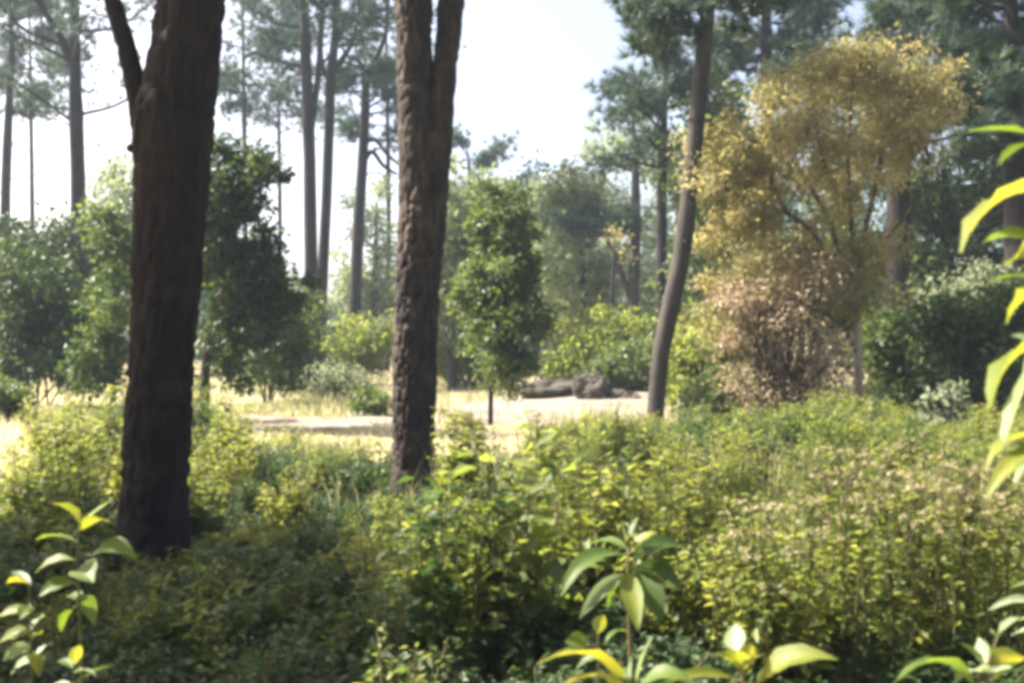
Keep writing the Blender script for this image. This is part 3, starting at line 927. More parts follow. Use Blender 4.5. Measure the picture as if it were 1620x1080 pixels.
B_("dark bush with bright top in the left background, above the path", 60, 640, 23, [(50, 470, 80, 70, 1.3), (100, 540, 70, 70, 1.2), (20, 560, 60, 60, 1.1), (130, 560, 40, 50, .8)], "deep", 240, 75, .19, .13, .065, 101)
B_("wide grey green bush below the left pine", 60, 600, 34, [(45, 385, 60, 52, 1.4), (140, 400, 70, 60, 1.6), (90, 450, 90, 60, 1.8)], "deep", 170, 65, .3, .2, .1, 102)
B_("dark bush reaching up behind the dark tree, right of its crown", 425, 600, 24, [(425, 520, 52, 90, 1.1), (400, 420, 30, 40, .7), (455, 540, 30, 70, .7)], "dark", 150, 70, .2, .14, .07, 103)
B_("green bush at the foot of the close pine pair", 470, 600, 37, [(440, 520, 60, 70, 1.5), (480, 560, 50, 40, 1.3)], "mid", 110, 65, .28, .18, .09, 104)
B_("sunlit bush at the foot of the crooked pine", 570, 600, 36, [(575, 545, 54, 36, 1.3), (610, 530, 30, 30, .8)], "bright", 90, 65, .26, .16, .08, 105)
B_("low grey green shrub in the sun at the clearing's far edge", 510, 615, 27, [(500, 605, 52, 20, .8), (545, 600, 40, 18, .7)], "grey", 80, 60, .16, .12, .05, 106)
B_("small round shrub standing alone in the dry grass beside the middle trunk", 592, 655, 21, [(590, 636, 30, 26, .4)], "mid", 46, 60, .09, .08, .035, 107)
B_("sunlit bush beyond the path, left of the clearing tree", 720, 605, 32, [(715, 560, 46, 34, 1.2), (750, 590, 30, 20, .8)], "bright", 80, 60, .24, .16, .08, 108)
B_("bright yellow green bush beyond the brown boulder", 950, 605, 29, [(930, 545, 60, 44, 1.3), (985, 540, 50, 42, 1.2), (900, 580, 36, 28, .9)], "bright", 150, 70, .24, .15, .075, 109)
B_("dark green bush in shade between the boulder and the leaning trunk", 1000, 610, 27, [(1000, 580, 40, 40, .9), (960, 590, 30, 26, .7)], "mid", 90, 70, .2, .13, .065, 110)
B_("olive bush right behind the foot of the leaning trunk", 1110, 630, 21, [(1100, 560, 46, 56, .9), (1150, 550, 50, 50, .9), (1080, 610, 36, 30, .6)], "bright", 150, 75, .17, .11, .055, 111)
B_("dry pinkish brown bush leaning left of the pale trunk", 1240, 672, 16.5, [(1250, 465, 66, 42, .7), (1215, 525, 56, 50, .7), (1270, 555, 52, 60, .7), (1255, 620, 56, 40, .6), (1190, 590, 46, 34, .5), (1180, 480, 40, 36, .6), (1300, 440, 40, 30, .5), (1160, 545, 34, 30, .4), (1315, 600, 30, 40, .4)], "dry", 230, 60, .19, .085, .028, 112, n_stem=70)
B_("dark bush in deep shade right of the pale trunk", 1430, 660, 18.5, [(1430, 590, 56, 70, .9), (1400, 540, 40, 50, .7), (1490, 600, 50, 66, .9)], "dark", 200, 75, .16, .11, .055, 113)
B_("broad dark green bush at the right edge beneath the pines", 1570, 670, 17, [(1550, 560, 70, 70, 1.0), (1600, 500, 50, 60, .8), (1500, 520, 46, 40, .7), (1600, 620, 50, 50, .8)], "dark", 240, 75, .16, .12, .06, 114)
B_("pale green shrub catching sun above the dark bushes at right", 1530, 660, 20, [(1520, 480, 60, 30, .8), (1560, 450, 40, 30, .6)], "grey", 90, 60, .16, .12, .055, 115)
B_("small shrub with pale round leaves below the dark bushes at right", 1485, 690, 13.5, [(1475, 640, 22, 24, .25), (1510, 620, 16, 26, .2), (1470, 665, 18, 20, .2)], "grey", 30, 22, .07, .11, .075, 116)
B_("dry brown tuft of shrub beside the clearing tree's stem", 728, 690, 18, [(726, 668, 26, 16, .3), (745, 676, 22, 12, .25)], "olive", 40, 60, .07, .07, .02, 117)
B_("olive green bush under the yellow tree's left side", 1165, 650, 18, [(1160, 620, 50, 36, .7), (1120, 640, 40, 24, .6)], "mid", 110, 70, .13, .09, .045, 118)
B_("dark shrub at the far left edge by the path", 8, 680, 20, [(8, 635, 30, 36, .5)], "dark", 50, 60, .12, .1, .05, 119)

# ---------------------------------------------------------------- far wood closing the horizon
rng = np.random.default_rng(90)
f = MB()
prof_x = [-520, 0, 130, 200, 330, 430, 480, 600, 700, 780, 830, 900, 1000, 1100, 1200, 1400, 1620, 2260]
prof_y = [330, 390, 350, 330, 370, 440, 465, 440, 380, 350, 340, 420, 420, 250, 200, 190, 180, 180]
for q in range(135):
    px = rng.uniform(-500, 2250)
    dd = rng.uniform(58, 105)
    ytop = np.interp(px, prof_x, prof_y) + rng.uniform(-10, 70)
    top = P(px, ytop, dd)
    hgt = top[2]
    cx = top[0]
    rr_ = rng.uniform(1.6, 3.4)
    ells = [(np.array([cx, dd, hgt * .72]), np.array([rr_, rr_, hgt * .28]), 1.0), (np.array([cx + rng.normal(), dd, hgt * .38]), np.array([rr_ * 1.2, rr_ * 1.2, hgt * .34]), 1.0)]
    C, _ = clump_points(ells, 34, rng)
    fill_leaves(f, C, 26, .6, .5, .26, rng)
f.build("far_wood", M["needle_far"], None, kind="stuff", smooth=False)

# ---------------------------------------------------------------- boulder and flat stones
def rock(name, label, c, rad, seed, sq=.75):
    th = np.array(c, float)
    n1, n2 = 90, 50
    mb = MB()
    a = np.linspace(0, 2 * np.pi, n1, endpoint=False)
    e = np.linspace(-np.pi / 2, np.pi / 2, n2)
    A, EE = np.meshgrid(a, e)
    D = np.stack([np.cos(EE) * np.cos(A), np.cos(EE) * np.sin(A), np.sin(EE)], -1)
    r = 1 + .34 * vnoise(D * 1.5 + seed) + .14 * vnoise(D * 4 + seed) + .06 * vnoise(D * 9 + seed) + .03 * vnoise(D * 22 + seed)
    V = np.sign(D) * np.abs(D) ** sq * r[..., None] * np.array(rad) + th
    i = np.arange(n1 * n2).reshape(n2, n1)
    mb.add(V.reshape(-1, 3), quads=np.stack([i[:-1], np.roll(i[:-1], -1, 1), np.roll(i[1:], -1, 1), i[1:]], -1).reshape(-1, 4))
    o = bpy.data.objects.new(name, mb.mesh(name, M["rock"], tuple(th)))
    o.location = tuple(th)
    COL.objects.link(o)
    o["label"], o["category"] = label, "rock"
    return o


d = 24
rock("boulder", "rounded brown boulder with dark right flank beyond the clearing", P(936, 615, d), (.42, .38, .36), 3.3, 1.0)
rock("flat_stone", "long low grey stone lying left of the boulder", P(872, 617, d + .9) - UP * .02, (.8, .5, .24), 8.1, 1.0)
rock("flat_stone", "low pale stone sloping down right of the boulder", P(980, 630, d) - UP * .02, (.42, .4, .2), 12.7, 1.0)

# ---------------------------------------------------------------- dry grass of the clearing
rng = np.random.default_rng(120)
n = 90000
gy = 10 + 32 * rng.random(n) ** 1.3
gx = (rng.random(n) * 1.25 - .625) * gy
pn = on_path(gx, gy)
keep = (pn > 1.2 + 1.4 * rng.random(n) + .9 * ((gx > -.5) & (gx < 5))) | (rng.random(n) < np.where((gx > -.5) & (gy > 20), .10, .2))
keep &= vnoise(np.stack([gx * .45, gy * .45, 0 * gx], -1)) > -.55
gx, gy = gx[keep], gy[keep]
n = len(gx)
C = np.stack([gx, gy, ground_z(gx, gy) - .01], -1)
D = unit(np.stack([rng.normal(size=n) * .35, rng.normal(size=n) * .35, np.ones(n)], -1))
S = unit(np.cross(D, rnd_unit(n, rng)))
tall = np.clip(.15 + .26 * vnoise(np.stack([gx * .6, gy * .6, 0 * gx + 4], -1)), .05, .5)[:, None] * rng.uniform(.6, 1.3, (n, 1))
wdt = .011 + .0006 * gy[:, None]
dryness = np.clip(.62 + .45 * vnoise(np.stack([gx * .3, gy * .3, 0 * gx + 9], -1)) + rng.normal(size=n) * .15, 0, 1)
f = MB()
f.add(np.stack([C - S * wdt, C + S * wdt, C + D * tall], 1).reshape(-1, 3), tris=np.arange(n * 3).reshape(-1, 3), r=np.repeat(dryness, 3))
g = f.build("grass", M["grass"], None, kind="stuff", smooth=False)
g["label"], g["category"] = "short dry yellow grass over the sunny clearing", "grass"

# ---------------------------------------------------------------- weeds
def weed(seed, h, n_stem, spread, lv, ln, wd, head=False, n_head=3):
    """one herb of a few arching stems: stems, leaves and, for some, a flat head of pale seeds"""
    rng = np.random.default_rng(seed)
    st, fo, fl = MB(), MB(), MB()
    for k in range(n_stem):
        a = rng.uniform(0, 6.28)
        o = np.array([math.cos(a), math.sin(a), 0]) * spread * rng.uniform(.1, 1)
        hh = h * rng.uniform(.65, 1.05)
        p = smooth_path([o * .25, o * .6 + UP * hh * .5, o + UP * hh + rng.normal(size=3) * .03], 9)
        tube(st, p, np.linspace(.006, .0025, 9), 3, cap=False)
        m = int(lv * rng.uniform(.7, 1.2))
        u = rng.uniform(.18, 1.0, m) ** .75
        b = np.stack([np.interp(u * 8, np.arange(9), p[:, c]) for c in range(3)], -1)
        az = rng.uniform(0, 6.28, m)
        out = np.stack([np.cos(az), np.sin(az), rng.uniform(-.35, .75, m)], -1)
        b = b + out * np.array([1, 1, .4]) * (rng.random(m) ** 1.5 * .13 * (1.25 - u))[:, None]
        nrm = unit(UP + .6 * rnd_unit(m, rng) - .4 * out)
        s = rng.uniform(.6, 1.2, m) * (1.15 - .5 * u)
        leaves(fo, b, out + .3 * rnd_unit(m, rng), nrm, 1.1 * ln * s, 1.25 * wd * s, rng=rng, droop=.22)
        if head:
            top = p[-1]
            for q in range(n_head - (k % 2)):
                c = top + np.array([rng.normal() * .045, rng.normal() * .045, rng.uniform(-.035, .02)])
                tube(st, smooth_path([p[-2], c], 3), [.002, .0015, .001], 3, cap=False)
                mm = 12
                leaves(fl, np.repeat(c[None], mm, 0), rnd_unit(mm, rng) + UP * .5, rnd_unit(mm, rng), .022, .012, rng=rng)
    return st, fo, fl


PROTO = [weed(200 + k, h, ns, sp, lv, ln, wd) for k, (h, ns, sp, lv, ln, wd) in enumerate(
    [(.80, 11, .28, 42, .075, .028), (.90, 10, .22, 46, .060, .022), (.70, 13, .32, 40, .085, .036), (.95, 9, .2, 52, .055, .018), (.60, 14, .33, 40, .07, .034), (.8, 12, .3, 50, .05, .02), (.85, 7, .3, 20, .13, .06), (1.0, 8, .2, 90, .035, .010)])]
PA = [(p[0].arrays(), p[1].arrays()) for p in PROTO]
LOW = [weed(220 + k, .30, 15, .34, 26, ln, wd) for k, (ln, wd) in enumerate([(.06, .03), (.075, .034), (.05, .028)])]
LA = [(p[0].arrays(), p[1].arrays()) for p in LOW]


def mass(name, n, accept, hfun, mats, seed, ymin, ymax, label, PA=PA, PH=None):
    rng = np.random.default_rng(seed)
    S_, F_ = MB(), [MB() for _ in mats]
    got = 0
    for _ in range(n * 6):
        y = math.sqrt(rng.uniform(ymin ** 2, ymax ** 2))
        x = (rng.random() * 1.3 - .65) * y
        px = 810 + x / y * F
        if not accept(px, y, x):
            continue
        h = hfun(px, y) * (1 + .5 * float(vnoise(np.array([x * .8, y * .8, 2.0])))) * rng.uniform(.72, 1.06)
        if h < .12:
            continue
        k = rng.integers(len(PA))
        s = h / (PH or PROTO_H)[k]
        a = rng.uniform(0, 6.28)
        sxy = s ** .6
        rot = np.array([[math.cos(a) * sxy, -math.sin(a) * sxy, 0], [math.sin(a) * sxy, math.cos(a) * sxy, 0], [0, 0, s]])
        o = np.array([x, y, float(ground_z(x, y)) - .02])
        (sv, st_, sq_, sr), (fv, ft, fq, fr) = PA[k]
        S_.add(sv @ rot.T + o, quads=sq_, r=sr)
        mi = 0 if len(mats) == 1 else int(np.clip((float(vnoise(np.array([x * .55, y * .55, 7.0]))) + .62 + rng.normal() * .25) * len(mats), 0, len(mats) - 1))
        F_[mi].add(fv @ rot.T + o, tris=ft, r=np.clip(fr * .7 + rng.uniform(-.05, .35), 0, 1))
        got += 1
        if got >= n:
            break
    S_.build(name + "_stems", M["stem"], None, kind="stuff", smooth=False)
    for fm, m in zip(F_, mats):
        if fm.n:
            o = fm.build(name, M[m], None, kind="stuff", smooth=False)
            o["label"], o["category"] = label, "weeds"


PROTO_H = [.80, .90, .70, .95, .60, .80, .85, 1.0]


def far_limit(px):
    return float(np.interp(px, [-200, 60, 120, 330, 400, 560, 690, 720, 860, 900, 1050, 1100, 1900], [9, 9.5, 12.5, 13, 11.5, 11.2, 10.8, 10.5, 11.5, 14.2, 15.5, 15.5, 15.5]))


def weed_h(px, y):
    h = float(np.interp(px, [-100, 60, 200, 300, 420, 600, 700, 900, 1000, 1150, 1600], [.5, .55, .95, .8, .55, .5, .8, .95, .9, .8, .75]))
    if y < 7.5 and 150 < px < 600:
        h = .5
    if px > 1080:
        h *= 1.15 if y < 6.2 else .6 if y < 8.6 else .8
    elif px > 690:
        h *= .9 if y < 5.5 else .66 if y < 7 else .98 if y < 9.5 else .6
    if 940 < px < 1110 and y > 9.5:
        h *= 1.12
    return h


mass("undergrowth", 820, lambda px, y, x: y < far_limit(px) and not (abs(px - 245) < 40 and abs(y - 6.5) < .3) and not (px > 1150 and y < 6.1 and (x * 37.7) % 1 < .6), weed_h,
     ["weed_dark_shade", "weed", "weed_yellow"], 130, 4.3, 15.5, "dense leafy weeds covering the ground in front")
mass("low_growth", 2400, lambda px, y, x: y < far_limit(px) + .8, lambda px, y: .27 if y < 4.2 else .3, ["weed_dark_shade"], 131, 2.0, 16, "low green growth under the weeds", LA, [.3, .3, .3])  # all in the dark leaf tone, which paints in shade under the weeds


rng = np.random.default_rng(135)
n = 3800
gy = np.sqrt(rng.uniform(5.0 ** 2, 15 ** 2, n))
gx = (rng.random(n) * 1.2 - .6) * gy
keep = np.array([y < far_limit(810 + x / y * F) + .6 and not (810 + x / y * F < 640 and y < 8.2) for x, y in zip(gx, gy)]) & (vnoise(np.stack([gx * .8, gy * .8, 0 * gx + 5], -1)) > -.1)
gx, gy = gx[keep], gy[keep]
n = len(gx)
C = np.stack([gx, gy, ground_z(gx, gy) - .02], -1)
hh = np.array([weed_h(810 + x / y * F, y) for x, y in zip(gx, gy)])[:, None] * rng.uniform(.7, 1.25, (n, 1))
ln_ = rng.normal(size=(n, 3)) * np.array([.2, .2, 0])
S = unit(np.cross(UP + ln_, rnd_unit(n, rng))) * .0024
m1 = C + UP * hh * .6 + ln_ * hh * .35
m2 = C + UP * hh + ln_ * hh
f = MB()
f.add(np.stack([C - S, C + S, m1 + S, m1 - S, m2], 1).reshape(-1, 3), tris=(np.arange(n)[:, None] * 5 + np.array([3, 2, 4])), quads=(np.arange(n)[:, None] * 5 + np.array([0, 1, 2, 3])), r=np.repeat(rng.random(n), 5))
g = f.build("tall_grass", M["grass"], None, kind="stuff", smooth=False)
g["label"], g["category"] = "thin pale grass stems rising among the weeds", "grass"


def copy_thing(root, loc, rz, sc, label, group):
    r = root.copy()
    COL.objects.link(r)
    r.location, r.rotation_euler, r.scale = loc, (0, 0, rz), sc
    r["label"] = label
    if group:
        r["group"] = group
    for ch in root.children:
        c = ch.copy()
        COL.objects.link(c)
        c.parent = r
    return r


# tall weeds topped with pale seed heads, standing in a thick group at the right
GF = "seed headed weeds standing thick at the right"
LF = "tall leafy weed with flat pale seed heads in the thick stand at right"
rng = np.random.default_rng(140)
protos = []
for k in range(5):
    st, fo, fl = weed(240 + k, 1.0, 5, .14, 46, .06, .018, head=True)
    b = np.zeros(3)
    r_ = thing("seed_headed_weed", LF, "weed", b, GF)
    st.build("stems", M["stem"], r_, smooth=False)
    fo.build("foliage", M["weed"], r_, kind="stuff", smooth=False)
    fl.build("seed_heads", M["flower"], r_, kind="stuff", smooth=False)
    protos.append(r_)
spots = []
while len(spots) < 58:
    y = rng.uniform(4.3, 5.9)
    px = rng.uniform(1150, 1660)
    if rng.random() > .55 + .45 * (px > 1250):
        continue
    spots.append((px, y))
for k, (px, y) in enumerate(spots):
    b = gbase(px, y)
    h = float(np.interp(px, [1150, 1300, 1400, 1500, 1620], [.85, 1.0, 1.03, 1.0, .88])) * rng.uniform(.85, 1.06) * (1 - .05 * (y - 5))
    loc, rz, sc = tuple(b), rng.uniform(0, 6.28), (rng.uniform(.9, 1.15), rng.uniform(.9, 1.15), h)
    if k < 5:
        protos[k].location, protos[k].rotation_euler, protos[k].scale = loc, (0, 0, rz), sc
    else:
        copy_thing(protos[k % 5], loc, rz, sc, LF, GF)

# single weed clumps that stand out of the mass
def clump(label, px, ytop, d, wpx, mat, seed, ln=.07, wd=.028, dens=1.0, yb=None, group=None):
    b = gbase(px, d)
    h = EYE + (540 - ytop) / F * d - b[2]
    rr_ = wpx / 2 / F * d
    rng = np.random.default_rng(seed)
    ns = max(7, int(26 * dens * rr_ / .45))
    st, fo, _ = weed(seed, h, ns, rr_, 54, ln, wd)
    r_ = thing("weed_clump", label, "weeds", b, group)
    for m_, nm, mt in ((st, "stems", "stem"), (fo, "foliage", mat)):
        o = bpy.data.objects.new(nm, m_.mesh(nm, M[mt], (0, 0, 0), False))
        o.parent = r_
        o["kind"] = "stuff"
        COL.objects.link(o)


CL = [("leafy weed clump catching sun left of the thick forked trunk", 110, 640, 8.6, 150, "weed", .08, .035),
      ("yellow green weed clump at the left edge beyond the broad leaved sapling", 30, 700, 8.0, 110, "weed_yellow", .07, .03),
      ("sunlit weed clump just right of the thick forked trunk", 370, 668, 9.5, 120, "weed_yellow", .06, .026),
      ("pale green weed clump between the forked trunk and the middle trunk", 500, 690, 9.8, 130, "weed", .06, .02),
      ("yellow leaved weed clump at the shadow's edge, left of the middle trunk", 460, 745, 8.3, 120, "weed_yellow", .06, .028),
      ("weed clump rising before the foot of the middle trunk", 625, 770, 7.8, 110, "weed", .06, .026),
      ("leafy weed clump right of the middle trunk, its top against the dry grass", 760, 672, 9.2, 130, "weed", .07, .03),
      ("tall yellow green weed clump in front of the boulder", 930, 652, 10.5, 130, "weed", .05, .02),
      ("weed clump with dark hollow beside it, below the boulder", 850, 690, 8.4, 120, "weed", .075, .032),
      ("yellow weed clump below the foot of the leaning trunk", 1070, 690, 8.0, 150, "weed_yellow", .055, .02),
      ("bright yellow weed clump right of the leaning trunk's foot", 1150, 672, 9.5, 150, "weed_yellow", .055, .02),
      ("big leafy weed clump lit on its left at lower middle", 650, 815, 4.9, 190, "weed", .05, .026),
      ("green leafy weed clump at lower middle, partly shaded", 780, 830, 4.7, 200, "weed", .055, .028),
      ("dark leafy weed clump behind the drooping broad leaved sapling", 960, 790, 5.4, 200, "weed", .06, .024),
      ("orange tinged weed clump between the drooping sapling and the middle trunk", 860, 800, 6.0, 110, "weed_yellow", .05, .022),
      ("yellow green weed clump above the drooping broad leaved sapling", 1040, 760, 6.6, 170, "weed_yellow", .055, .02),
      ("pale topped weed band in the sun before the pale trunk", 1290, 672, 13.0, 180, "weed_yellow", .06, .022),
      ("weed clump left of the pale trunk's foot", 1180, 655, 14.0, 150, "weed", .06, .024),
      ("green weed clump right of the pale trunk's foot", 1420, 668, 12.5, 150, "weed", .06, .024),
      ("weed clump at far right under the dark bushes", 1530, 685, 11.0, 170, "weed", .065, .026),
      ("shaded weed clump in front of the pale seed heads' upper edge", 1330, 715, 9.0, 150, "weed_dark_shade", .06, .024),
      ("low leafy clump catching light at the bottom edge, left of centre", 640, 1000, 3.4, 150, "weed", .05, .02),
      ("low shaded clump at the bottom edge between the sapling and the thick trunk", 420, 985, 3.9, 240, "weed_dark_shade", .05, .02),
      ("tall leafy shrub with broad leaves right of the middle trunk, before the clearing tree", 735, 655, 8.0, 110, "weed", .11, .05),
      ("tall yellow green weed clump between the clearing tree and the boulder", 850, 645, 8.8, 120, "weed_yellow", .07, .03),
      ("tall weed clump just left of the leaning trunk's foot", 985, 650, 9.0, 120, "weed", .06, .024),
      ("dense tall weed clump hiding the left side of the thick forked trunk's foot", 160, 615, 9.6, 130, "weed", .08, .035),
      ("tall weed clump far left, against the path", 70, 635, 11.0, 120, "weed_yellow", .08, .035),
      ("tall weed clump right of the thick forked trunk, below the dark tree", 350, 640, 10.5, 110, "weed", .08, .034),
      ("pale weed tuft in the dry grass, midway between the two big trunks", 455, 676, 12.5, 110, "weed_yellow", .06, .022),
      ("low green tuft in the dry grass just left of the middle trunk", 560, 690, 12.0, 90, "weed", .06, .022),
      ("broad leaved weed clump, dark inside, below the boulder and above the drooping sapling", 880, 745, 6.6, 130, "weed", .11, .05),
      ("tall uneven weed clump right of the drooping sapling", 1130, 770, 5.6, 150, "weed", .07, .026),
      ("small leafy clump in the shade gap between the two big trunks", 500, 815, 6.2, 130, "weed_dark_shade", .07, .03),  # from here on the dark leaf colour stands in for deeper shade
      ("shade coloured broad clump right of the thick forked trunk's foot", 390, 860, 5.6, 190, "weed_dark_shade", .075, .036),
      ("shade coloured clump left of the big lit leafy clump", 520, 880, 5.1, 170, "weed_dark_shade", .07, .034),
      ("shade coloured clump at lower left, two steps right of the oval leaved sapling", 380, 935, 4.5, 170, "weed_dark_shade", .07, .034),
      ("shade coloured clump at the left edge behind the broad leaved saplings", 60, 850, 5.4, 220, "weed_dark_shade", .07, .034),
      ("shade coloured leafy clump at the foot of the thick forked trunk", 275, 890, 5.3, 190, "weed_dark_shade", .06, .026),
      ("small shade coloured clump at the bottom edge below the thick forked trunk", 285, 985, 4.5, 170, "weed_dark_shade", .055, .024)]
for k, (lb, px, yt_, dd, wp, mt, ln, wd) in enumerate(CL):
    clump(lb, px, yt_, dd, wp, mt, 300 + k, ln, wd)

# ---------------------------------------------------------------- broad leaved saplings near the camera
def big_leaf(a, b, width, sag, roll, fold=.18, seed=0, n=7, wave=.04):
    """one broad leaf from stalk end a to tip b: folded on its midrib, arching by sag, turned by roll"""
    a, b = np.array(a), np.array(b)
    L = np.linalg.norm(b - a)
    ax = (b - a) / L
    up = unit(UP - ax * np.dot(UP, ax) + 1e-6)
    side = np.cross(ax, up)
    c, s = math.cos(roll), math.sin(roll)
    S, Nn = side * c + up * s, up * c - side * s
    u = np.linspace(0, 1, n)
    prof = np.sin(np.pi * np.clip(u, 0, 1) ** .85) ** .8 * (1 - .25 * u)
    prof = prof / prof.max() * width / 2
    prof[0] = width * .05
    prof[-1] = width * .01
    mid = a + ax * (u * L)[:, None] + up * (sag * L * 4 * u * (1 - u))[:, None]
    rows = []
    for k, t in enumerate((-1, -.55, 0, .55, 1)):
        wv = wave * width * np.sin(u * 17 + seed + k) * abs(t)
        rows.append(mid + S * (prof * t)[:, None] + Nn * (prof * abs(t) * fold * 2 + wv)[:, None])
    V = np.stack(rows, 1).reshape(-1, 3)
    i = np.arange(n * 5).reshape(n, 5)
    mb = MB()
    r = np.clip(np.tile(np.array([-.05, -.12, .3, -.12, -.05]), (n, 1)) + .15 + .6 * ((seed * .37) % 1) + np.linspace(.1, -.1, n)[:, None], 0, 1)
    mb.add(V, quads=np.stack([i[:-1, :-1], i[:-1, 1:], i[1:, 1:], i[1:, :-1]], -1).reshape(-1, 4), r=r.ravel())
    return mb


def sapling(label, d, stem_px, rad, lvs, name="sapling", base=None):
    """lvs: (stalk px, stalk py, tip px, tip py, width px, depth offset of tip, sag, roll, material)"""
    rng = np.random.default_rng(int(d * 1000))
    b = gbase(stem_px[0][0], d) if base is None else base
    root = thing(name, label, "plant", b)
    pts = [P(x, y, d + (q[0] if q else 0)) for x, y, *q in stem_px]
    if base is None:
        pts = [b - UP * .03] + pts
    st = MB()
    pth = smooth_path(pts, 30)
    tube(st, pth, np.linspace(rad, rad * .35, 30), 8)
    for k, (ax_, ay, tx, ty, wp, dz, sag, roll, mt) in enumerate(lvs):
        a = P(ax_, ay, d + rng.uniform(-.03, .03))
        t = P(tx, ty, d + dz)
        j = int(np.argmin(np.linalg.norm(pth - a, axis=1)))
        if np.linalg.norm(pth[j] - a) > .004:
            tube(st, smooth_path([pth[j], .5 * (pth[j] + a) - UP * .004, a], 6), np.linspace(rad * .4, rad * .22, 6), 5)
        big_leaf(a, t, wp / F * d, sag, roll, seed=k * 1.7 + d).build("leaf", M[mt], root)
    st.build("stem", M["stem"], root)
    return root


# lower left: upright sapling with oval leaves
sapling("broad leaved sapling at lower left, oval lime green leaves against the dark trunk foot", 2.8,
        [(140, 1290), (130, 1080), (126, 960), (122, 890), (124, 836)], .007,
        [(126, 828, 84, 795, 34, -.02, .10, -.5, "big_yellow"), (126, 832, 176, 791, 10, .12, .03, .9, "big_pale"), (128, 838, 174, 826, 28, -.05, .12, .35, "big_yellow"),
         (118, 856, 56, 854, 22, .03, .10, -.2, "big"), (146, 878, 217, 886, 40, -.04, .22, -.45, "big"), (114, 884, 56, 906, 24, .02, .12, .4, "big_yellow"),
         (124, 900, 148, 922, 44, -.08, .10, -.5, "big"), (116, 920, 60, 944, 30, -.03, .12, .5, "big"), (124, 940, 150, 990, 26, .05, .1, .7, "big_dark"),
         (120, 960, 96, 1000, 24, .06, .1, .3, "big_dark"), (128, 950, 106, 944, 22, .1, .1, .3, "big")])
sapling("second broad leaved sapling at the left edge, leaves yellow tipped", 2.65,
        [(52, 1300), (50, 1080), (48, 990), (46, 930)], .006,
        [(44, 922, 10, 922, 32, -.03, .08, -.4, "big_yellow"), (48, 928, 16, 905, 16, .06, .08, .3, "big_dark"), (44, 965, -6, 978, 22, 0, .1, .5, "big_yellow"),
         (50, 960, 30, 980, 24, -.08, .1, .2, "big"), (50, 995, 70, 974, 22, .06, .08, .6, "big_pale"), (48, 1000, -4, 1018, 26, .0, .1, .6, "big_yellow"),
         (52, 1010, 64, 1002, 22, .05, .1, .2, "big_yellow"), (48, 1020, 4, 1046, 22, -.04, .1, .8, "big_pale"), (52, 1030, 60, 1068, 26, -.05, .1, .2, "big_yellow"),
         (50, 1045, 18, 1066, 20, .04, .1, .8, "big_pale"), (56, 1040, 84, 1016, 16, .04, .1, .2, "big_pale")])
sapling("low sapling at the bottom left corner with narrow glinting leaves", 2.7,
        [(120, 1300), (118, 1150), (116, 1060)], .005,
        [(116, 1064, 154, 1072, 18, -.02, .15, .4, "big_pale"), (118, 1050, 126, 1020, 20, -.03, .1, .3, "big_yellow"), (114, 1056, 90, 1046, 18, .04, .1, .2, "big"), (120, 1080, 190, 1052, 18, .05, .1, .3, "big_dark"), (114, 1084, 64, 1100, 20, .0, .1, .3, "big")])
# lower centre: drooping rosette
sapling("drooping broad leaved sapling at lower centre, long leaves hanging round its tip", 2.9,
        [(1000, 1340), (998, 1080), (994, 960), (994, 900), (996, 846)], .008,
        [(986, 876, 886, 946, 36, -.10, .20, .30, "big"), (988, 908, 916, 980, 22, -.10, .10, 1.0, "big_pale"), (990, 906, 1010, 1000, 34, -.20, .06, -.1, "big_yellow"),
         (1000, 872, 1040, 842, 26, -.02, .10, -.3, "big_yellow"), (1002, 884, 1094, 872, 40, .10, .14, -.3, "big_dark"), (1004, 896, 1082, 940, 46, -.02, .14, -.4, "big_dark"),
         (1000, 904, 1050, 985, 44, -.12, .10, -.3, "big_dark"), (992, 868, 930, 862, 22, .14, .12, .2, "big"), (990, 858, 982, 822, 14, -.02, .02, .8, "big_yellow"),
         (998, 850, 1010, 816, 16, .05, .05, .4, "big_dark"), (992, 912, 962, 962, 26, .05, .1, .4, "big_dark"), (1002, 910, 1030, 960, 22, .12, .1, .2, "big")])
sapling("small weed sapling left of the drooping one with two paired lime leaves", 3.0,
        [(950, 1330), (948, 1100), (946, 1020), (948, 1000)], .005,
        [(944, 1002, 956, 972, 22, -.04, .08, .7, "big_yellow"), (928, 1020, 892, 1014, 30, -.02, .1, .9, "big"), (958, 1016, 996, 1000, 16, .05, .2, .2, "big"), (946, 1040, 910, 1062, 20, .0, .1, .3, "big_dark")])
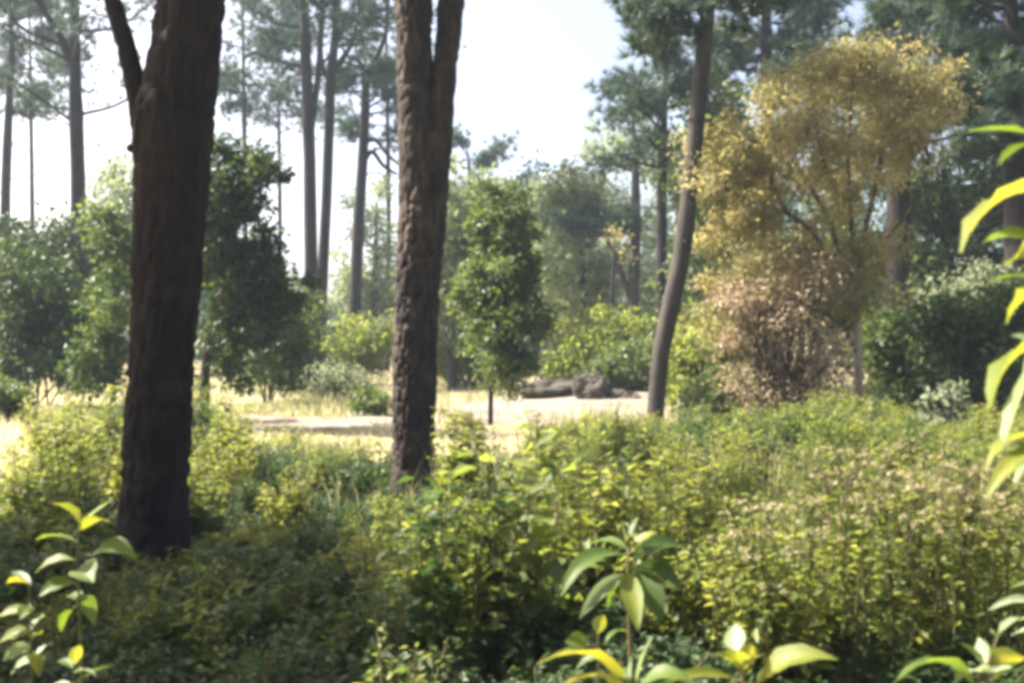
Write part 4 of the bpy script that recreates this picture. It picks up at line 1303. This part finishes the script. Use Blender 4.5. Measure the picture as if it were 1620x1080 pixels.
# bottom, right of centre: pale big leaves right under the camera
sapling("broad leaved sapling at the bottom edge with one upright silvery leaf and a yellow leaf", 1.9,
        [(1180, 1500), (1178, 1200), (1176, 1090), (1172, 1052)], .007,
        [(1166, 1030, 1163, 986, 36, .03, -.02, .45, "big_pale"), (1174, 1062, 1130, 1034, 26, -.05, .05, .2, "big_yellow"), (1174, 1060, 1190, 1018, 26, -.06, .04, .5, "big_yellow"),
         (1168, 1056, 1164, 1028, 40, -.07, .02, .1, "big_yellow"), (1200, 1080, 1325, 1042, 46, -.08, .16, -.55, "big_yellow"), (1198, 1078, 1248, 1036, 24, .08, .1, .7, "big_dark"),
         (1160, 1072, 1050, 1080, 24, -.05, .08, .4, "big_yellow")])
sapling("broad leaved sapling at the bottom edge with two narrow upright pale leaves", 1.85,
        [(1010, 1500), (1008, 1200), (1004, 1100)], .007,
        [(1006, 1086, 1034, 1002, 18, .05, .06, 1.0, "big_pale"), (996, 1092, 1000, 1036, 16, .02, .03, 1.0, "big_pale"), (990, 1092, 850, 1050, 44, -.08, .20, -.25, "big_yellow"),
         (1010, 1092, 1100, 1080, 40, -.06, .2, -.3, "big"), (1000, 1090, 960, 1058, 30, .05, .15, .1, "big"), (992, 1096, 886, 1086, 34, -.12, .12, -.2, "big_yellow"), (1000, 1090, 940, 1040, 14, .1, .1, .6, "big")])
# bottom right corner
sapling("broad leaved sapling in the bottom right corner, pale silvery leaves round a green shoot", 1.9,
        [(1568, 1500), (1566, 1200), (1562, 1080), (1556, 1062)], .007,
        [(1556, 1054, 1516, 1014, 30, .0, .06, -.4, "big"), (1562, 1050, 1548, 1008, 26, .05, .03, .8, "big_pale"), (1560, 1064, 1512, 1078, 44, -.06, .1, -.3, "big_pale"),
         (1566, 1062, 1612, 1044, 44, .02, .14, -.3, "big_pale"), (1540, 1082, 1416, 1078, 44, -.06, .24, -.3, "big"), (1572, 1072, 1640, 1050, 50, -.08, .2, .5, "big_yellow"), (1580, 1000, 1640, 990, 22, .15, .1, .2, "big_pale")])
sapling("leafy sapling just outside the right edge, narrow pale leaves poking in", 2.3,
        [(1690, 1400), (1680, 1150), (1672, 960), (1668, 940)], .006,
        [(1664, 966, 1562, 966, 22, -.02, .14, .3, "big_pale"), (1664, 930, 1598, 930, 16, .05, .12, .3, "big"), (1666, 1000, 1600, 1004, 18, .05, .1, .2, "big_pale")])
# right edge: big backlit leaves of a tall shoot reaching in from outside
sapling("tall broad leaved shoot at the right edge, backlit yellow green leaves hanging into view", 1.7,
        [(1690, 1500), (1682, 1100), (1668, 800), (1652, 560), (1640, 330), (1636, 190)], .010,
        [(1634, 214, 1526, 210, 34, -.02, .06, .15, "big"), (1634, 226, 1580, 262, 36, .08, .08, .2, "big_dark"), (1636, 300, 1520, 400, 76, -.05, .14, -.35, "big_yellow"),
         (1640, 380, 1554, 384, 40, .02, .12, -.3, "big"), (1640, 404, 1596, 420, 60, -.1, .1, -.7, "big_yellow"), (1644, 442, 1562, 450, 30, .1, .1, .1, "big_dark"),
         (1650, 460, 1592, 512, 60, -.03, .12, -.6, "big_yellow"), (1648, 545, 1566, 645, 76, -.04, .16, -.5, "big_yellow"), (1646, 570, 1590, 706, 84, -.14, .06, -1.1, "big_pale"),
         (1642, 550, 1598, 530, 20, .03, .1, .6, "big_pale"), (1652, 690, 1560, 742, 46, -.02, .18, -.2, "big_yellow"), (1654, 700, 1556, 796, 30, -.06, .1, .3, "big_yellow"), (1656, 716, 1606, 770, 40, -.12, .1, -.9, "big_pale")])

# ---------------------------------------------------------------- thin haze over the whole place
HAZE = 0.0009
bpy.ops.mesh.primitive_cube_add(size=1)
hz = bpy.context.object
hz.name = "haze"
hz.location = (0, 150, 13.5)
hz.scale = (420, 380, 29.5)
hz["kind"] = "stuff"
hz.visible_shadow = True
hm = bpy.data.materials.new("thin_haze")
hm.use_nodes = True
hn = hm.node_tree
hn.nodes.clear()
ho = hn.nodes.new("ShaderNodeOutputMaterial")
hv = hn.nodes.new("ShaderNodeVolumePrincipled")
hv.inputs["Color"].default_value = (0.66, 0.82, 1.0, 1)
hv.inputs["Density"].default_value = HAZE
hv.inputs["Anisotropy"].default_value = 0.1
hn.links.new(hv.outputs[0], ho.inputs["Volume"])
hz.data.materials.append(hm)
